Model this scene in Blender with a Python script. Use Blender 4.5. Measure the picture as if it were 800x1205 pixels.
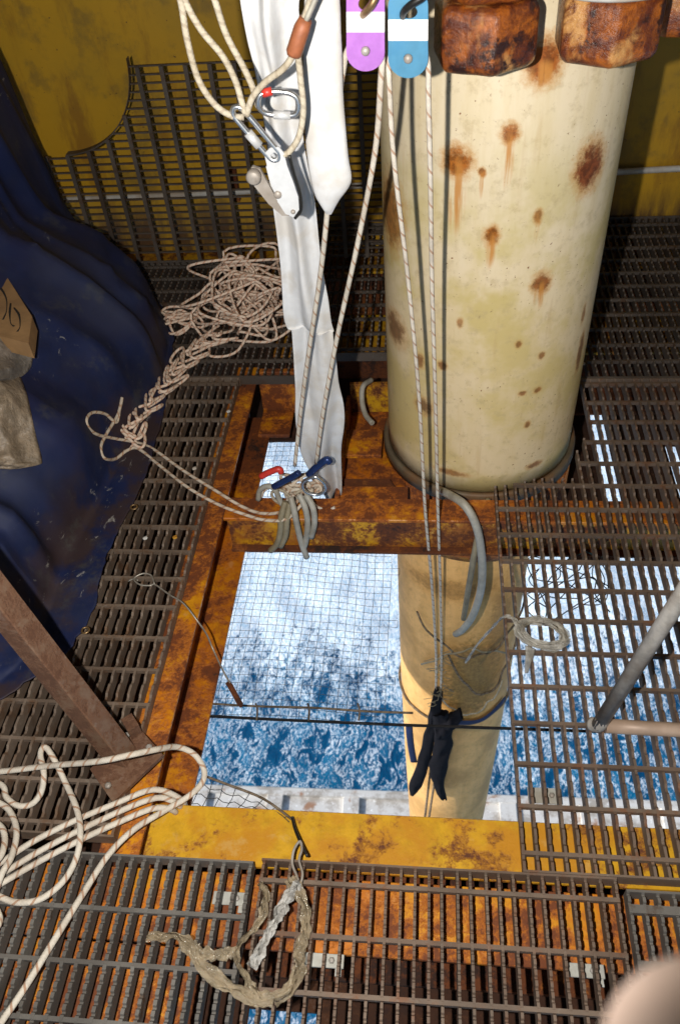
import bpy, bmesh, math, random
from mathutils import Vector, Matrix, noise
random.seed(7)
for o in list(bpy.data.objects): bpy.data.objects.remove(o)
sc = bpy.context.scene
PI = math.pi

# ------------------------------------------------------------------ camera
# calibrated from the vanishing points of the verticals and of the grating bars
F, CX, CY, H = 961.0, 400.0, 602.5, 1.72
dn = Vector((88.0, 942.5, F)).normalized()
dp = Vector((109.5, -990.5, F)); dp = (dp - dn*dp.dot(dn)).normalized()
dx = dn.cross(dp)
ROT = Matrix((dx, dp, -dn))                      # photo axes (right, down, forward) -> world
CAM = Vector((0, 0, H))
cam = bpy.data.cameras.new('camera'); camo = bpy.data.objects.new('camera', cam)
sc.collection.objects.link(camo); sc.camera = camo
cam.sensor_fit = 'VERTICAL'; cam.sensor_height = 36; cam.sensor_width = 24; cam.lens = F/1205*36
cam.clip_start = 0.02; cam.clip_end = 6000
mw = Matrix.Identity(4)
for r in range(3):
    mw[r][0] = ROT[r][0]; mw[r][1] = -ROT[r][1]; mw[r][2] = -ROT[r][2]; mw[r][3] = CAM[r]
camo.matrix_world = mw
cam.dof.use_dof = True; cam.dof.focus_distance = 2.0; cam.dof.aperture_fstop = 7.0

# ------------------------------------------------------------------ light
SUN_EL, SUN_AZ = math.radians(29), math.radians(-106)      # daylight on the sea, from the open left side, under the deck
w = bpy.data.worlds.new('World'); sc.world = w; w.use_nodes = True
wn = w.node_tree; bg = wn.nodes['Background']
sky = wn.nodes.new('ShaderNodeTexSky'); sky.sky_type = 'NISHITA'; sky.sun_disc = False
sky.sun_elevation = SUN_EL; sky.sun_rotation = SUN_AZ
wn.links.new(sky.outputs[0], bg.inputs[0]); bg.inputs[1].default_value = 0.15
sl = bpy.data.lights.new('sun', 'SUN'); sl.energy = 4.6; sl.angle = math.radians(0.6); sl.color = (1, .96, .9)
so = bpy.data.objects.new('sun', sl); sc.collection.objects.link(so)
sdir = Vector((math.sin(SUN_AZ)*math.cos(SUN_EL), math.cos(SUN_AZ)*math.cos(SUN_EL), math.sin(SUN_EL)))
so.rotation_euler = sdir.to_track_quat('Z', 'Y').to_euler()
# the photograph is lit by the camera's own flash: its small head sits left of the upright-held camera
fl = bpy.data.lights.new('camera_flash', 'SPOT'); fl.energy = 172; fl.spot_size = math.radians(130); fl.spot_blend = .7
fl.shadow_soft_size = .012; fl.color = (1, .955, .88)
fo = bpy.data.objects.new('camera_flash', fl); sc.collection.objects.link(fo)
fo.location = CAM + ROT @ Vector((-.15, -.01, .03))
fo.rotation_euler = (ROT @ Vector((0.02, -.08, 1))).to_track_quat('-Z', 'Y').to_euler()
vs = sc.view_settings; vs.view_transform = 'Standard'; vs.look = 'None'; vs.exposure = 0; vs.gamma = 1; vs.use_curve_mapping = False
sc.render.engine = 'CYCLES'
cy = sc.cycles; cy.max_bounces = 5; cy.diffuse_bounces = 3; cy.glossy_bounces = 2; cy.transmission_bounces = 3; cy.transparent_max_bounces = 8; cy.caustics_reflective = False; cy.caustics_refractive = False

# ------------------------------------------------------------------ helpers
def at(px, py, z=None, y=None, x=None, t=None):
    "a point of the photo (800 x 1205) carried to a level, a depth or a distance in the place"
    r = ROT @ Vector((px-CX, py-CY, F))
    k = (z-H)/r.z if z is not None else y/r.y if y is not None else x/r.x if x is not None else t/F
    return CAM + r*k
def V(*a): return Vector(a)

class MB:
    def __init__(s): s.v, s.f, s.uv, s.sm = [], [], [], []
    def face(s, idx, uv=None, smooth=False):
        s.f.append(idx); s.uv.append(uv or [(0, 0)]*len(idx)); s.sm.append(smooth)
    def box(s, lo, hi, M=None, bev=0):
        lo, hi = Vector(lo), Vector(hi); n = len(s.v)
        if bev <= 0:
            P = [V(x, y, z) for z in (lo.z, hi.z) for y in (lo.y, hi.y) for x in (lo.x, hi.x)]
            s.v += [M @ p if M else p for p in P]
            for q in ((0,2,3,1),(4,5,7,6),(0,1,5,4),(2,6,7,3),(0,4,6,2),(1,3,7,5)): s.face([n+i for i in q])
        else:
            bm = bmesh.new(); bmesh.ops.create_cube(bm, size=1)
            for v in bm.verts: v.co = V(*[(lo[i]+hi[i])/2 + v.co[i]*(hi[i]-lo[i]) for i in range(3)])
            bmesh.ops.bevel(bm, geom=bm.edges[:], offset=bev, segments=1, affect='EDGES')
            s.bm(bm, M)
        return s
    def bm(s, bm, M=None, smooth=False):
        n = len(s.v); bm.verts.index_update()
        s.v += [(M @ v.co) if M else v.co.copy() for v in bm.verts]
        for f in bm.faces: s.face([n+v.index for v in f.verts], smooth=smooth)
        bm.free(); return s
    def tube(s, path, r, sides=8, closed=False, flat=1.0, flatdir=None, caps=True, twist=0):
        path = [Vector(p) for p in path]; m = len(path); n0 = len(s.v); L = 0
        rr = r if callable(r) else (lambda t: r)
        nrm = None; ls = []
        for i, p in enumerate(path):
            a = path[(i-1) % m] if closed or i > 0 else p
            b = path[(i+1) % m] if closed or i < m-1 else p
            t = (b-a)
            t = t.normalized() if t.length > 1e-9 else V(0, 0, 1)
            if nrm is None:
                g = Vector(flatdir) if flatdir else (V(0, 0, 1) if abs(t.z) < .9 else V(1, 0, 0))
                nrm = (g - t*g.dot(t)).normalized()
            else:
                nrm = nrm - t*nrm.dot(t)
                nrm = nrm.normalized() if nrm.length > 1e-6 else t.orthogonal().normalized()
            bn = t.cross(nrm)
            if i: L += (p-path[i-1]).length
            ls.append(L); R = rr(i/max(1, m-1)); tw = twist*i/max(1, m-1)
            for k in range(sides):
                A = 2*PI*k/sides + tw
                s.v.append(p + nrm*(math.cos(A)*R*flat) + bn*(math.sin(A)*R))
        for i in range(m if closed else m-1):
            j = (i+1) % m; l0 = ls[i]; l1 = ls[j] if j else L+(path[0]-path[-1]).length
            for k in range(sides):
                k2 = (k+1) % sides
                s.face([n0+i*sides+k, n0+i*sides+k2, n0+j*sides+k2, n0+j*sides+k],
                       [(k/sides, l0), ((k+1)/sides, l0), ((k+1)/sides, l1), (k/sides, l1)], True)
        if caps and not closed:
            s.face([n0+k for k in range(sides)][::-1]); s.face([n0+(m-1)*sides+k for k in range(sides)])
        return s
    def lathe(s, prof, c=(0, 0, 0), seg=32, axis='z', closed=False, M=None):
        n0 = len(s.v); c = Vector(c); m = len(prof)
        for r, z in prof:
            for k in range(seg):
                a = 2*PI*k/seg
                p = V(r*math.cos(a), r*math.sin(a), z)
                if axis == 'y': p = V(p.x, p.z, p.y)
                if axis == 'x': p = V(p.z, p.x, p.y)
                s.v.append((M @ p if M else p) + c)
        for i in range(m if closed else m-1):
            j = (i+1) % m
            for k in range(seg):
                k2 = (k+1) % seg
                s.face([n0+i*seg+k, n0+i*seg+k2, n0+j*seg+k2, n0+j*seg+k],
                       [(k/seg, prof[i][1]), ((k+1)/seg, prof[i][1]), ((k+1)/seg, prof[j][1]), (k/seg, prof[j][1])], True)
        if not closed:
            if prof[0][0] > 1e-4: s.face([n0+k for k in range(seg)][::-1])
            if prof[-1][0] > 1e-4: s.face([n0+(m-1)*seg+k for k in range(seg)])
        return s
    def prism(s, poly, d, M=None):
        "poly: 2-D outline in xz, extruded in y by d"
        n = len(s.v); m = len(poly)
        for yy in (0, d):
            for x, z in poly:
                p = V(x, yy, z); s.v.append(M @ p if M else p)
        s.face(list(range(n, n+m))); s.face(list(range(n+m, n+2*m))[::-1])
        for i in range(m):
            j = (i+1) % m; s.face([n+j, n+i, n+m+i, n+m+j])
        return s
    def grid(s, P, nu, nv, uvf=None, smooth=True):
        n = len(s.v); s.v += P
        for i in range(nu-1):
            for j in range(nv-1):
                s.face([n+i*nv+j, n+(i+1)*nv+j, n+(i+1)*nv+j+1, n+i*nv+j+1],
                       [(i/nu, j/nv), ((i+1)/nu, j/nv), ((i+1)/nu, (j+1)/nv), (i/nu, (j+1)/nv)], smooth)
        return s
    def mesh(s, name):
        me = bpy.data.meshes.new(name); me.from_pydata([tuple(v) for v in s.v], [], s.f)
        u = me.uv_layers.new(name='UVMap'); k = 0
        flat = []
        for q in s.uv:
            for a in q: flat += [a[0], a[1]]
        u.data.foreach_set('uv', flat)
        me.polygons.foreach_set('use_smooth', s.sm)
        me.validate(); me.update(); return me
    def build(s, name, mat, parent=None, **kw):
        me = s.mesh(name)
        if mat: me.materials.append(M_[mat])
        return put(name, me, parent, **kw)

def put(name, me, parent=None, label=None, cat=None, group=None, kind=None, loc=None):
    o = bpy.data.objects.new(name, me); sc.collection.objects.link(o)
    if parent: o.parent = parent
    if loc is not None: o.location = loc
    tag(o, label, cat, group, kind); return o
def tag(o, label=None, cat=None, group=None, kind=None):
    if label: o['label'] = label
    if cat: o['category'] = cat
    if group: o['group'] = group
    if kind: o['kind'] = kind
    return o
def thing(name, label, cat, loc=(0, 0, 0), group=None, rot=None):
    o = bpy.data.objects.new(name, None); sc.collection.objects.link(o); o.location = loc
    o.empty_display_size = .05
    if rot: o.rotation_euler = rot
    return tag(o, label, cat, group)

def spline(pts, n=8, closed=False):
    "Catmull-Rom through the points"
    P = [Vector(p) for p in pts]; out = []; m = len(P)
    for i in range(m if closed else m-1):
        p0 = P[(i-1) % m] if closed or i > 0 else P[0]*2-P[1]
        p1 = P[i]; p2 = P[(i+1) % m]
        p3 = P[(i+2) % m] if closed or i < m-2 else P[-1]*2-P[-2]
        for k in range(n):
            t = k/n
            out.append(.5*((2*p1)+(p2-p0)*t+(2*p0-5*p1+4*p2-p3)*t*t+(3*p1-p0-3*p2+p3)*t**3))
    if not closed: out.append(P[-1])
    return out
def nz(p, s=1.0, off=0): return noise.noise(Vector(p)*s + V(off, off*1.7, -off))

# ------------------------------------------------------------------ materials
M_ = {}
class NT:
    def __init__(s, name, rough=.6, metal=0.0, spec=None):
        m = bpy.data.materials.new(name); m.use_nodes = True; M_[name] = m
        s.m = m; s.t = m.node_tree; s.b = s.t.nodes['Principled BSDF']
        s.b.inputs['Roughness'].default_value = rough; s.b.inputs['Metallic'].default_value = metal
        if spec is not None: s.b.inputs['Specular IOR Level'].default_value = spec
        s._c = None
    def n(s, typ, **kw):
        nd = s.t.nodes.new(typ)
        for k, v in kw.items(): setattr(nd, k, v)
        return nd
    def L(s, a, b): s.t.links.new(a, b)
    def val(s, sock, v):
        if hasattr(v, 'is_output') or hasattr(v, 'links'): s.L(v, sock)
        else: sock.default_value = v
    def co(s):
        if not s._c: s._c = s.n('ShaderNodeNewGeometry').outputs['Position']
        return s._c
    def mapped(s, scale=(1, 1, 1), loc=(0, 0, 0), src=None):
        mp = s.n('ShaderNodeMapping'); s.L(src or s.co(), mp.inputs[0])
        mp.inputs['Scale'].default_value = scale; mp.inputs['Location'].default_value = loc
        return mp.outputs[0]
    def noise(s, scale, detail=4, rough=.6, vec=None, dist=0.0):
        nd = s.n('ShaderNodeTexNoise'); s.L(vec or s.co(), nd.inputs['Vector'])
        nd.inputs['Scale'].default_value = scale; nd.inputs['Detail'].default_value = detail
        nd.inputs['Roughness'].default_value = rough; nd.inputs['Distortion'].default_value = dist
        return nd.outputs['Fac']
    def math(s, op, a, b=0.0, c=None, clamp=False):
        nd = s.n('ShaderNodeMath', operation=op, use_clamp=clamp)
        s.val(nd.inputs[0], a); s.val(nd.inputs[1], b)
        if c is not None: s.val(nd.inputs[2], c)
        return nd.outputs[0]
    def step(s, v, lo, hi):
        nd = s.n('ShaderNodeMapRange', interpolation_type='SMOOTHSTEP'); s.val(nd.inputs[0], v)
        nd.inputs[1].default_value = lo; nd.inputs[2].default_value = hi
        return nd.outputs[0]
    def mix(s, f, a, b):
        nd = s.n('ShaderNodeMix', data_type='RGBA'); s.val(nd.inputs[0], f)
        for sk, c in ((nd.inputs[6], a), (nd.inputs[7], b)):
            if isinstance(c, tuple): sk.default_value = (*c, 1)
            else: s.L(c, sk)
        return nd.outputs[2]
    def col(s, c):
        if isinstance(c, tuple): s.b.inputs['Base Color'].default_value = (*c, 1)
        else: s.L(c, s.b.inputs['Base Color'])
        return s
    def bump(s, h, strength=.4, dist=.004):
        nd = s.n('ShaderNodeBump'); s.L(h, nd.inputs['Height'])
        nd.inputs['Strength'].default_value = strength; nd.inputs['Distance'].default_value = dist
        s.L(nd.outputs[0], s.b.inputs['Normal']); return s
    def rough(s, v): s.val(s.b.inputs['Roughness'], v); return s

def painted_rust(name, paint, t0=.5, t1=.6, rust=(.16, .045, .012), dark=(.028, .012, .008), sc_=7, seed=0, rough=.42, orange=(.36, .12, .012)):
    m = NT(name, rough)
    v = m.mapped(loc=(seed, seed*.7, seed*1.3))
    a = m.noise(sc_, 8, .68, v, .3); b = m.noise(sc_*4.5, 6, .7, v); big = m.noise(sc_*.35, 3, .5, v)
    fine = m.noise(sc_*14, 5, .75, v); strk = m.noise(sc_*2.2, 5, .7, m.mapped((1, 1, .3), (seed, 1, 5)))
    k = m.math('ADD', m.math('MULTIPLY', a, .55), m.math('MULTIPLY', big, .3))
    k = m.math('ADD', k, m.math('MULTIPLY', strk, .15))
    k = m.math('ADD', k, m.math('MULTIPLY', m.math('SUBTRACT', b, .5), .30))
    k = m.math('ADD', k, m.math('MULTIPLY', m.math('SUBTRACT', fine, .5), .20))
    p2 = m.mix(m.step(b, .35, .75), paint, tuple(c*.66 for c in paint))
    p2 = m.mix(m.step(m.noise(sc_*.8, 5, .65, m.mapped(loc=(4, seed, 2))), .44, .62), p2, orange)
    p2 = m.mix(m.math('MULTIPLY', m.step(m.noise(sc_*2.6, 6, .7, m.mapped(loc=(9, seed, 7))), .56, .68), .5), p2, tuple(min(.8, c*.75+.10) for c in paint))
    mid = tuple((x+y)*.55 for x, y in zip(rust, orange))
    w = t1-t0
    c = m.mix(m.step(k, t0-w*.9, t0), p2, mid)
    c = m.mix(m.step(k, t0-w*.15, t0+w*.55), c, m.mix(fine, rust, tuple(q*.4 for q in rust)))
    r2 = m.step(k, t1-w*.1, t1+w*.9); r1 = m.step(k, t0-w*.5, t0+w*.3)
    c = m.mix(r2, c, dark)
    c = m.mix(m.math('MULTIPLY', m.step(fine, .66, .74), .8), c, dark)
    m.col(c); m.rough(m.math('ADD', m.math('MULTIPLY', r1, .35), rough))
    m.bump(m.math('SUBTRACT', m.math('ADD', m.math('MULTIPLY', b, .4), m.math('MULTIPLY', fine, .3)), m.math('MULTIPLY', r1, .5)), .7, .004)
    return m
painted_rust('paint_yellow', (.62, .34, .014), .53, .60, seed=1, orange=(.5, .22, .012))
painted_rust('paint_orange', (.66, .28, .008), .495, .585, seed=3.1, orange=(.56, .17, .008), rust=(.22, .055, .01))
painted_rust('rust_beam', (.62, .24, .008), .488, .585, seed=9.4, orange=(.52, .15, .008), rust=(.22, .055, .01))
painted_rust('paint_mustard', (.68, .34, .010), .545, .62, seed=21.3)
painted_rust('rust_brown', (.17, .06, .018), .40, .50, seed=5.5, rough=.7)
painted_rust('dark_plate', (.075, .035, .02), .4, .5, seed=12, rough=.8, rust=(.06, .022, .01), orange=(.08, .03, .01))
def wall_mat():
    m = NT('wall_yellow', .5)
    a = m.noise(2.2, 6, .65); b = m.noise(9, 5, .7, m.mapped((1, 1, .25)))
    c = m.mix(m.step(a, .35, .7), (.58, .315, .012), (.47, .27, .016))
    c = m.mix(m.math('MULTIPLY', m.step(b, .48, .70), .75), c, (.27, .12, .012))
    c = m.mix(m.math('MULTIPLY', m.step(m.noise(4.5, 6, .7, m.mapped(loc=(8, 2, 5))), .5, .66), .6), c, (.20, .13, .03))
    sp = m.noise(55, 3, .6); c = m.mix(m.step(sp, .7, .74), c, (.1, .05, .02))
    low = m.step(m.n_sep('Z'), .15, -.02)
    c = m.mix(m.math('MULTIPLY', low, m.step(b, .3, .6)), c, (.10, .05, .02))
    m.col(c); m.bump(a, .15, .01)
def n_sep(s, ax):
    nd = s.n('ShaderNodeSeparateXYZ'); s.L(s.co(), nd.inputs[0]); return nd.outputs[ax]
NT.n_sep = n_sep
wall_mat()

def grating_mat(name, base, rust, amt, light=(.16, .14, .115), metal=.15):
    m = NT(name, .62, metal)
    oi = m.n('ShaderNodeObjectInfo').outputs['Random']
    v = m.mapped()
    a = m.noise(16, 6, .7, v); b = m.noise(60, 4, .7); l = m.noise(5, 3, .6, m.mapped(loc=(3, 8, 1)))
    c = m.mix(m.step(a, amt, amt+.16), base, rust)
    c = m.mix(m.math('MULTIPLY', m.step(b, .58, .7), .5), c, light)
    c = m.mix(m.math('MULTIPLY', m.step(l, .42, .6), .55), c, tuple(q*.45 for q in base))
    c = m.mix(m.math('MULTIPLY', oi, .35), c, tuple(q*.5 for q in rust))
    m.col(c); m.bump(b, .5, .0015)
grating_mat('grating_rusty', (.18, .13, .095), (.20, .09, .045), .50, (.26, .22, .18))
grating_mat('grating_grey', (.17, .16, .145), (.09, .055, .035), .56, (.2, .185, .165))
grating_mat('grating_dark', (.11, .088, .072), (.10, .055, .03), .5, (.18, .155, .13))
grating_mat('grating_brown', (.22, .165, .125), (.18, .10, .055), .48, (.38, .32, .26))

def rope_mat(name, base, fleck, amount=.5, dirt=(.25, .17, .11), dk=.35, pitch=34.0):
    m = NT(name, .85, 0, .2)
    uv = m.n('ShaderNodeUVMap').outputs[0]
    sx = m.n('ShaderNodeSeparateXYZ'); m.L(uv, sx.inputs[0])
    d1 = m.math('FRACT', m.math('ADD', m.math('MULTIPLY', sx.outputs[1], pitch), sx.outputs[0]))
    d2 = m.math('FRACT', m.math('SUBTRACT', m.math('MULTIPLY', sx.outputs[1], pitch*1.0), sx.outputs[0]))
    f = m.math('LESS_THAN', d1, amount)
    braid = m.math('ADD', m.math('PINGPONG', m.math('ADD', m.math('MULTIPLY', sx.outputs[1], 160), m.math('MULTIPLY', sx.outputs[0], 4)), .5),
                   m.math('PINGPONG', m.math('SUBTRACT', m.math('MULTIPLY', sx.outputs[1], 160), m.math('MULTIPLY', sx.outputs[0], 4)), .5))
    g = m.noise(14, 5, .7); g2 = m.noise(70, 3, .6)
    c = m.mix(m.math('MULTIPLY', f, .85), base, fleck)
    c = m.mix(m.math('MULTIPLY', m.step(g, .42, .68), dk), c, dirt)
    c = m.mix(m.math('MULTIPLY', m.step(g2, .45, .7), .3), c, tuple(q*.55 for q in base))
    m.col(c); m.bump(braid, .5, .0010)
rope_mat('rope_white', (.66, .60, .51), (.40, .22, .13), .17, pitch=27)
rope_mat('rope_pink', (.64, .54, .43), (.42, .22, .12), .24, dk=.4, pitch=30)
rope_mat('rope_tan', (.86, .68, .54), (.58, .30, .19), .26, dk=.25, dirt=(.52, .33, .22))
rope_mat('rope_old', (.22, .17, .12), (.13, .09, .06), .3, dirt=(.05, .035, .02), dk=.8)
rope_mat('rope_black', (.012, .012, .014), (.02, .02, .022), .3, dirt=(.03, .025, .02), dk=.3)
rope_mat('sling_beige', (.50, .44, .34), (.38, .32, .24), .3, dirt=(.22, .17, .1), dk=.5, pitch=60)

def simple(name, c, rough=.5, metal=0.0, var=.35, sc_=18, spec=None, bumpd=.001, dirt=None, dirtamt=.6):
    m = NT(name, rough, metal, spec)
    a = m.noise(sc_, 6, .65); b = m.noise(sc_*.3, 4, .6, m.mapped(loc=(5, 1, 9)))
    k = m.mix(m.step(a, .3, .75), c, tuple(q*(1-var) for q in c))
    if dirt: k = m.mix(m.math('MULTIPLY', m.step(b, .42, .66), dirtamt), k, dirt)
    m.col(k); m.bump(a, .35, bumpd); return m
simple('galvanised', (.50, .47, .43), .5, .2, .45, 30, dirt=(.2, .15, .11))
simple('steel_bright', (.62, .62, .62), .25, .9, .2, 40)
simple('alloy', (.70, .70, .70), .35, .3, .15, 35, dirt=(.5, .48, .45), dirtamt=.4)
simple('dark_steel', (.035, .033, .03), .4, .6, .4, 30)
simple('purple_anodised', (.50, .20, .62), .34, .25, .15, 60, bumpd=.0004, dirt=(.36, .12, .46), dirtamt=.5)
simple('blue_anodised', (.09, .28, .44), .34, .25, .15, 60, bumpd=.0004, dirt=(.06, .24, .44), dirtamt=.5)
simple('white_band', (.82, .82, .82), .4, 0, .06, 40)
simple('red_plastic', (.62, .045, .03), .4, 0, .25, 40)
simple('orange_sleeve', (.34, .11, .045), .55, 0, .4, 60)
simple('navy_metal', (.02, .045, .16), .3, .4, .3, 50)
simple('hose_grey', (.46, .44, .38), .5, 0, .35, 22, dirt=(.2, .16, .1))
simple('hose_dull', (.33, .28, .18), .55, 0, .35, 22, dirt=(.16, .12, .06))
simple('canvas', (.68, .68, .685), .8, 0, .08, 45, dirt=(.54, .49, .42), dirtamt=.6, bumpd=.003)
simple('cable', (.40, .37, .32), .4, .4, .4, 80)
simple('wire', (.42, .38, .32), .4, .5, .4, 80)
simple('net_cord', (.06, .065, .065), .7, 0, .4, 40)
simple('net_green', (.012, .03, .028), .6, 0, .4, 40)
simple('strap_navy', (.016, .03, .10), .7, 0, .4, 60)
simple('cloth_black', (.007, .007, .011), .9, 0, .4, 60, .2, bumpd=.006)
simple('pale_paint', (.62, .60, .56), .5, 0, .2, 20, dirt=(.34, .24, .15))
simple('pipe_tan', (.46, .34, .26), .5, .1, .3, 20, dirt=(.3, .2, .14))
simple('clip_grey', (.50, .50, .46), .5, .2, .3, 30, dirt=(.28, .24, .18))
painted_rust('post_brown', (.18, .11, .07), .50, .60, rust=(.14, .06, .03), dark=(.05, .028, .018), orange=(.15, .075, .04), seed=31, rough=.5, sc_=12)
simple('cardboard', (.42, .24, .10), .8, 0, .35, 14, dirt=(.24, .13, .06), bumpd=.004)
simple('print_black', (.02, .016, .012), .8, 0, .2, 30)
simple('rubber_black', (.02, .02, .02), .7, 0, .3, 30)
simple('brass', (.35, .22, .10), .4, .7, .4, 60)
simple('finger_tone', (.62, .46, .38), .5, 0, .12, 20)
simple('ring_grey', (.17, .13, .08), .6, .1, .4, 20, dirt=(.24, .09, .02))
simple('deck_paint', (.12, .085, .04), .7, 0, .3, 3)
def nut_mat():
    m = NT('nut_rust', .33)
    a = m.noise(22, 8, .72, None, .5); b = m.noise(80, 5, .75); g = m.noise(9, 4, .6, m.mapped((1, 1, .6), (2, 4, 6))); h = m.noise(13, 5, .7, m.mapped(loc=(7, 1, 2)))
    c = m.mix(m.step(a, .34, .60), (.42, .115, .014), (.11, .024, .009))
    c = m.mix(m.math('MULTIPLY', m.step(g, .52, .62), m.step(a, .62, .42)), c, (.58, .30, .10))
    c = m.mix(m.step(h, .53, .64), c, (.030, .010, .008))
    c = m.mix(m.step(b, .60, .70), c, (.02, .008, .007))
    m.col(c); m.rough(m.math('ADD', m.math('MULTIPLY', b, .35), .12)); m.bump(m.math('ADD', a, m.math('MULTIPLY', b, .8)), .8, .004)
nut_mat()
def tarp_mat():
    m = NT('tarp_blue', .42, 0, .28)
    a = m.noise(3.2, 6, .65); b = m.noise(13, 6, .7, m.mapped((1, 1, .7))); d = m.noise(4.5, 5, .6, m.mapped(loc=(7, 3, 1)))
    s = m.noise(22, 6, .75, m.mapped((1, .55, 1), (1, 9, 4)), 1.2); sel = m.noise(3.5, 3, .5, m.mapped(loc=(11, 5, 3)))
    low = m.step(m.n_sep('Z'), .25, .02)
    c = m.mix(m.step(a, .35, .7), (.011, .019, .074), (.007, .012, .043))
    c = m.mix(m.math('MULTIPLY', m.step(b, .58, .72), .35), c, (.05, .05, .055))
    c = m.mix(m.math('MULTIPLY', m.step(d, .44, .58), m.math('ADD', m.math('MULTIPLY', low, .7), .12)), c, (.045, .026, .020))
    c = m.mix(m.math('MULTIPLY', m.step(m.noise(7, 6, .75, m.mapped(loc=(2, 6, 9))), .55, .70), .5), c, (.065, .065, .06))
    c = m.mix(m.math('MULTIPLY', m.math('MULTIPLY', m.step(s, .605, .67), m.step(sel, .50, .60)), .55), c, (.5, .48, .44))
    c = m.mix(m.math('MULTIPLY', m.step(m.noise(2.4, 5, .6, m.mapped(loc=(1, 7, 3))), .4, .65), .30), c, (.05, .056, .085))
    m.col(c); m.rough(m.math('ADD', m.math('MULTIPLY', b, .35), .46))
    m.bump(m.math('ADD', m.noise(11, 3, .45), m.math('MULTIPLY', m.noise(160, 2, .5), .1)), .2, .004)
tarp_mat()
def plastic(name, c, alpha, rough=.18):
    m = NT(name, rough, 0, .6)
    a = m.noise(30, 6, .7); k = m.mix(m.step(a, .3, .7), c, tuple(q*.5 for q in c))
    m.col(k); m.b.inputs['Alpha'].default_value = alpha; m.bump(m.noise(70, 5, .65), .9, .006)
    m.b.inputs['Transmission Weight'].default_value = .15
plastic('plastic_clear', (.62, .58, .50), .72)
plastic('plastic_white', (.66, .64, .60), .9, .3)
plastic('plastic_brown', (.56, .45, .30), .66, .10)
plastic('plastic_bag', (.40, .31, .22), 1.0, .22)
plastic('plastic_grey', (.34, .30, .26), 1.0, .4)

# column: cream paint, with rust blooms and runs at the places the photo shows
COL = V(.178, 2.135, 0); CR = .298
def on_col(px, py):
    r = ROT @ Vector((px-CX, py-CY, F)); a = r.x**2+r.y**2; b = -2*(r.x*COL.x+r.y*COL.y); c = COL.x**2+COL.y**2-CR**2
    k = (-b-math.sqrt(max(0, b*b-4*a*c)))/(2*a); P = CAM+r*k
    return P, math.atan2(P.x-COL.x, COL.y-P.y)*CR, P.z
def column_mat(name, base, stains, lower=False):
    m = NT(name, .55, 0, .3)
    geo = m.co(); sx = m.n('ShaderNodeSeparateXYZ'); m.L(geo, sx.inputs[0])
    u = m.math('MULTIPLY', m.math('ARCTAN2', m.math('SUBTRACT', sx.outputs[0], COL.x), m.math('SUBTRACT', COL.y, sx.outputs[1])), CR)
    z = sx.outputs[2]
    cv = m.n('ShaderNodeCombineXYZ'); m.L(u, cv.inputs[0]); m.L(z, cv.inputs[1]); cv = cv.outputs[0]
    vert = m.noise(9, 5, .65, m.mapped((2.2, .35, 1), src=cv)); fine = m.noise(55, 5, .7, cv); big = m.noise(3.2, 5, .6, cv)
    edge = m.noise(34, 6, .75, cv)
    c = m.mix(m.math('MULTIPLY', m.step(vert, .38, .70), .6), base, tuple(q*k for q, k in zip(base, (.88, .84, .70))))
    if not lower:
        c = m.mix(m.math('MULTIPLY', m.step(big, .42, .58), m.step(z, 1.15, .6)), c, (.58, .475, .18))
        c = m.mix(m.math('MULTIPLY', m.step(z, 1.0, .3), .45), c, (.74, .54, .27))
    else:
        c = m.mix(m.math('MULTIPLY', m.step(big, .42, .62), .6), c, (.40, .22, .07))
        c = m.mix(m.math('MULTIPLY', m.step(m.noise(26, 6, .75, m.mapped((1, .8, 1), src=cv)), .5, .7), .4), c, (.42, .23, .08))
    mott = m.noise(24, 6, .7, cv)
    c = m.mix(m.math('MULTIPLY', m.step(mott, .50, .68), .45), c, tuple(q*k_ for q, k_ in zip(base, (.62, .56, .42))))
    c = m.mix(m.math('MULTIPLY', m.step(m.noise(13, 5, .6, m.mapped((3, .22, 1), (4, 4, 0), src=cv)), .56, .70), .22), c, (.50, .32, .13))
    c = m.mix(m.math('MULTIPLY', m.step(fine, .63, .72), .75), c, (.26, .13, .05))
    spk = m.noise(95, 3, .6, cv); zone = m.noise(4.5, 3, .5, m.mapped(loc=(3, 1, 0), src=cv))
    c = m.mix(m.math('MULTIPLY', m.step(spk, .66, .70), m.step(zone, .46, .6)), c, (.22, .08, .025))
    for (su, sz, rx, rz, run, strg, rc) in stains:
        du = m.math('SUBTRACT', u, su); dz = m.math('SUBTRACT', z, sz)
        e = m.math('ADD', m.math('POWER', m.math('ABSOLUTE', m.math('DIVIDE', du, rx)), 2), m.math('POWER', m.math('ABSOLUTE', m.math('DIVIDE', dz, rz)), 2))
        rx *= 1; ed2 = m.math('MULTIPLY', m.math('SUBTRACT', edge, .5), 3.4)
        halo = m.step(m.math('ADD', m.math('MULTIPLY', e, .36), m.math('MULTIPLY', ed2, .5)), 1.0, .15)
        c = m.mix(m.math('MULTIPLY', halo, strg*.75), c, (.56, .27, .06))
        e = m.math('ADD', e, ed2)
        k = m.step(e, 1.35, .25)
        c = m.mix(m.math('MULTIPLY', k, strg), c, m.mix(m.step(fine, .4, .6), rc, tuple(q*.5 for q in rc)))
        if run:
            e2 = m.math('ADD', m.math('POWER', m.math('ABSOLUTE', m.math('DIVIDE', du, rx*.8)), 2), m.math('POWER', m.math('ABSOLUTE', m.math('DIVIDE', m.math('ADD', dz, run*.5), run*.62)), 2))
            k2 = m.math('MULTIPLY', m.step(e2, 1.2, .05), m.step(m.noise(48, 4, .6, m.mapped((1.6, .10, 1), src=cv)), .34, .62))
            c = m.mix(m.math('MULTIPLY', k2, .9), c, (.56, .24, .05))
    m.col(c); m.bump(m.math('ADD', fine, m.math('MULTIPLY', big, .6)), .25, .003)
st = []
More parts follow.
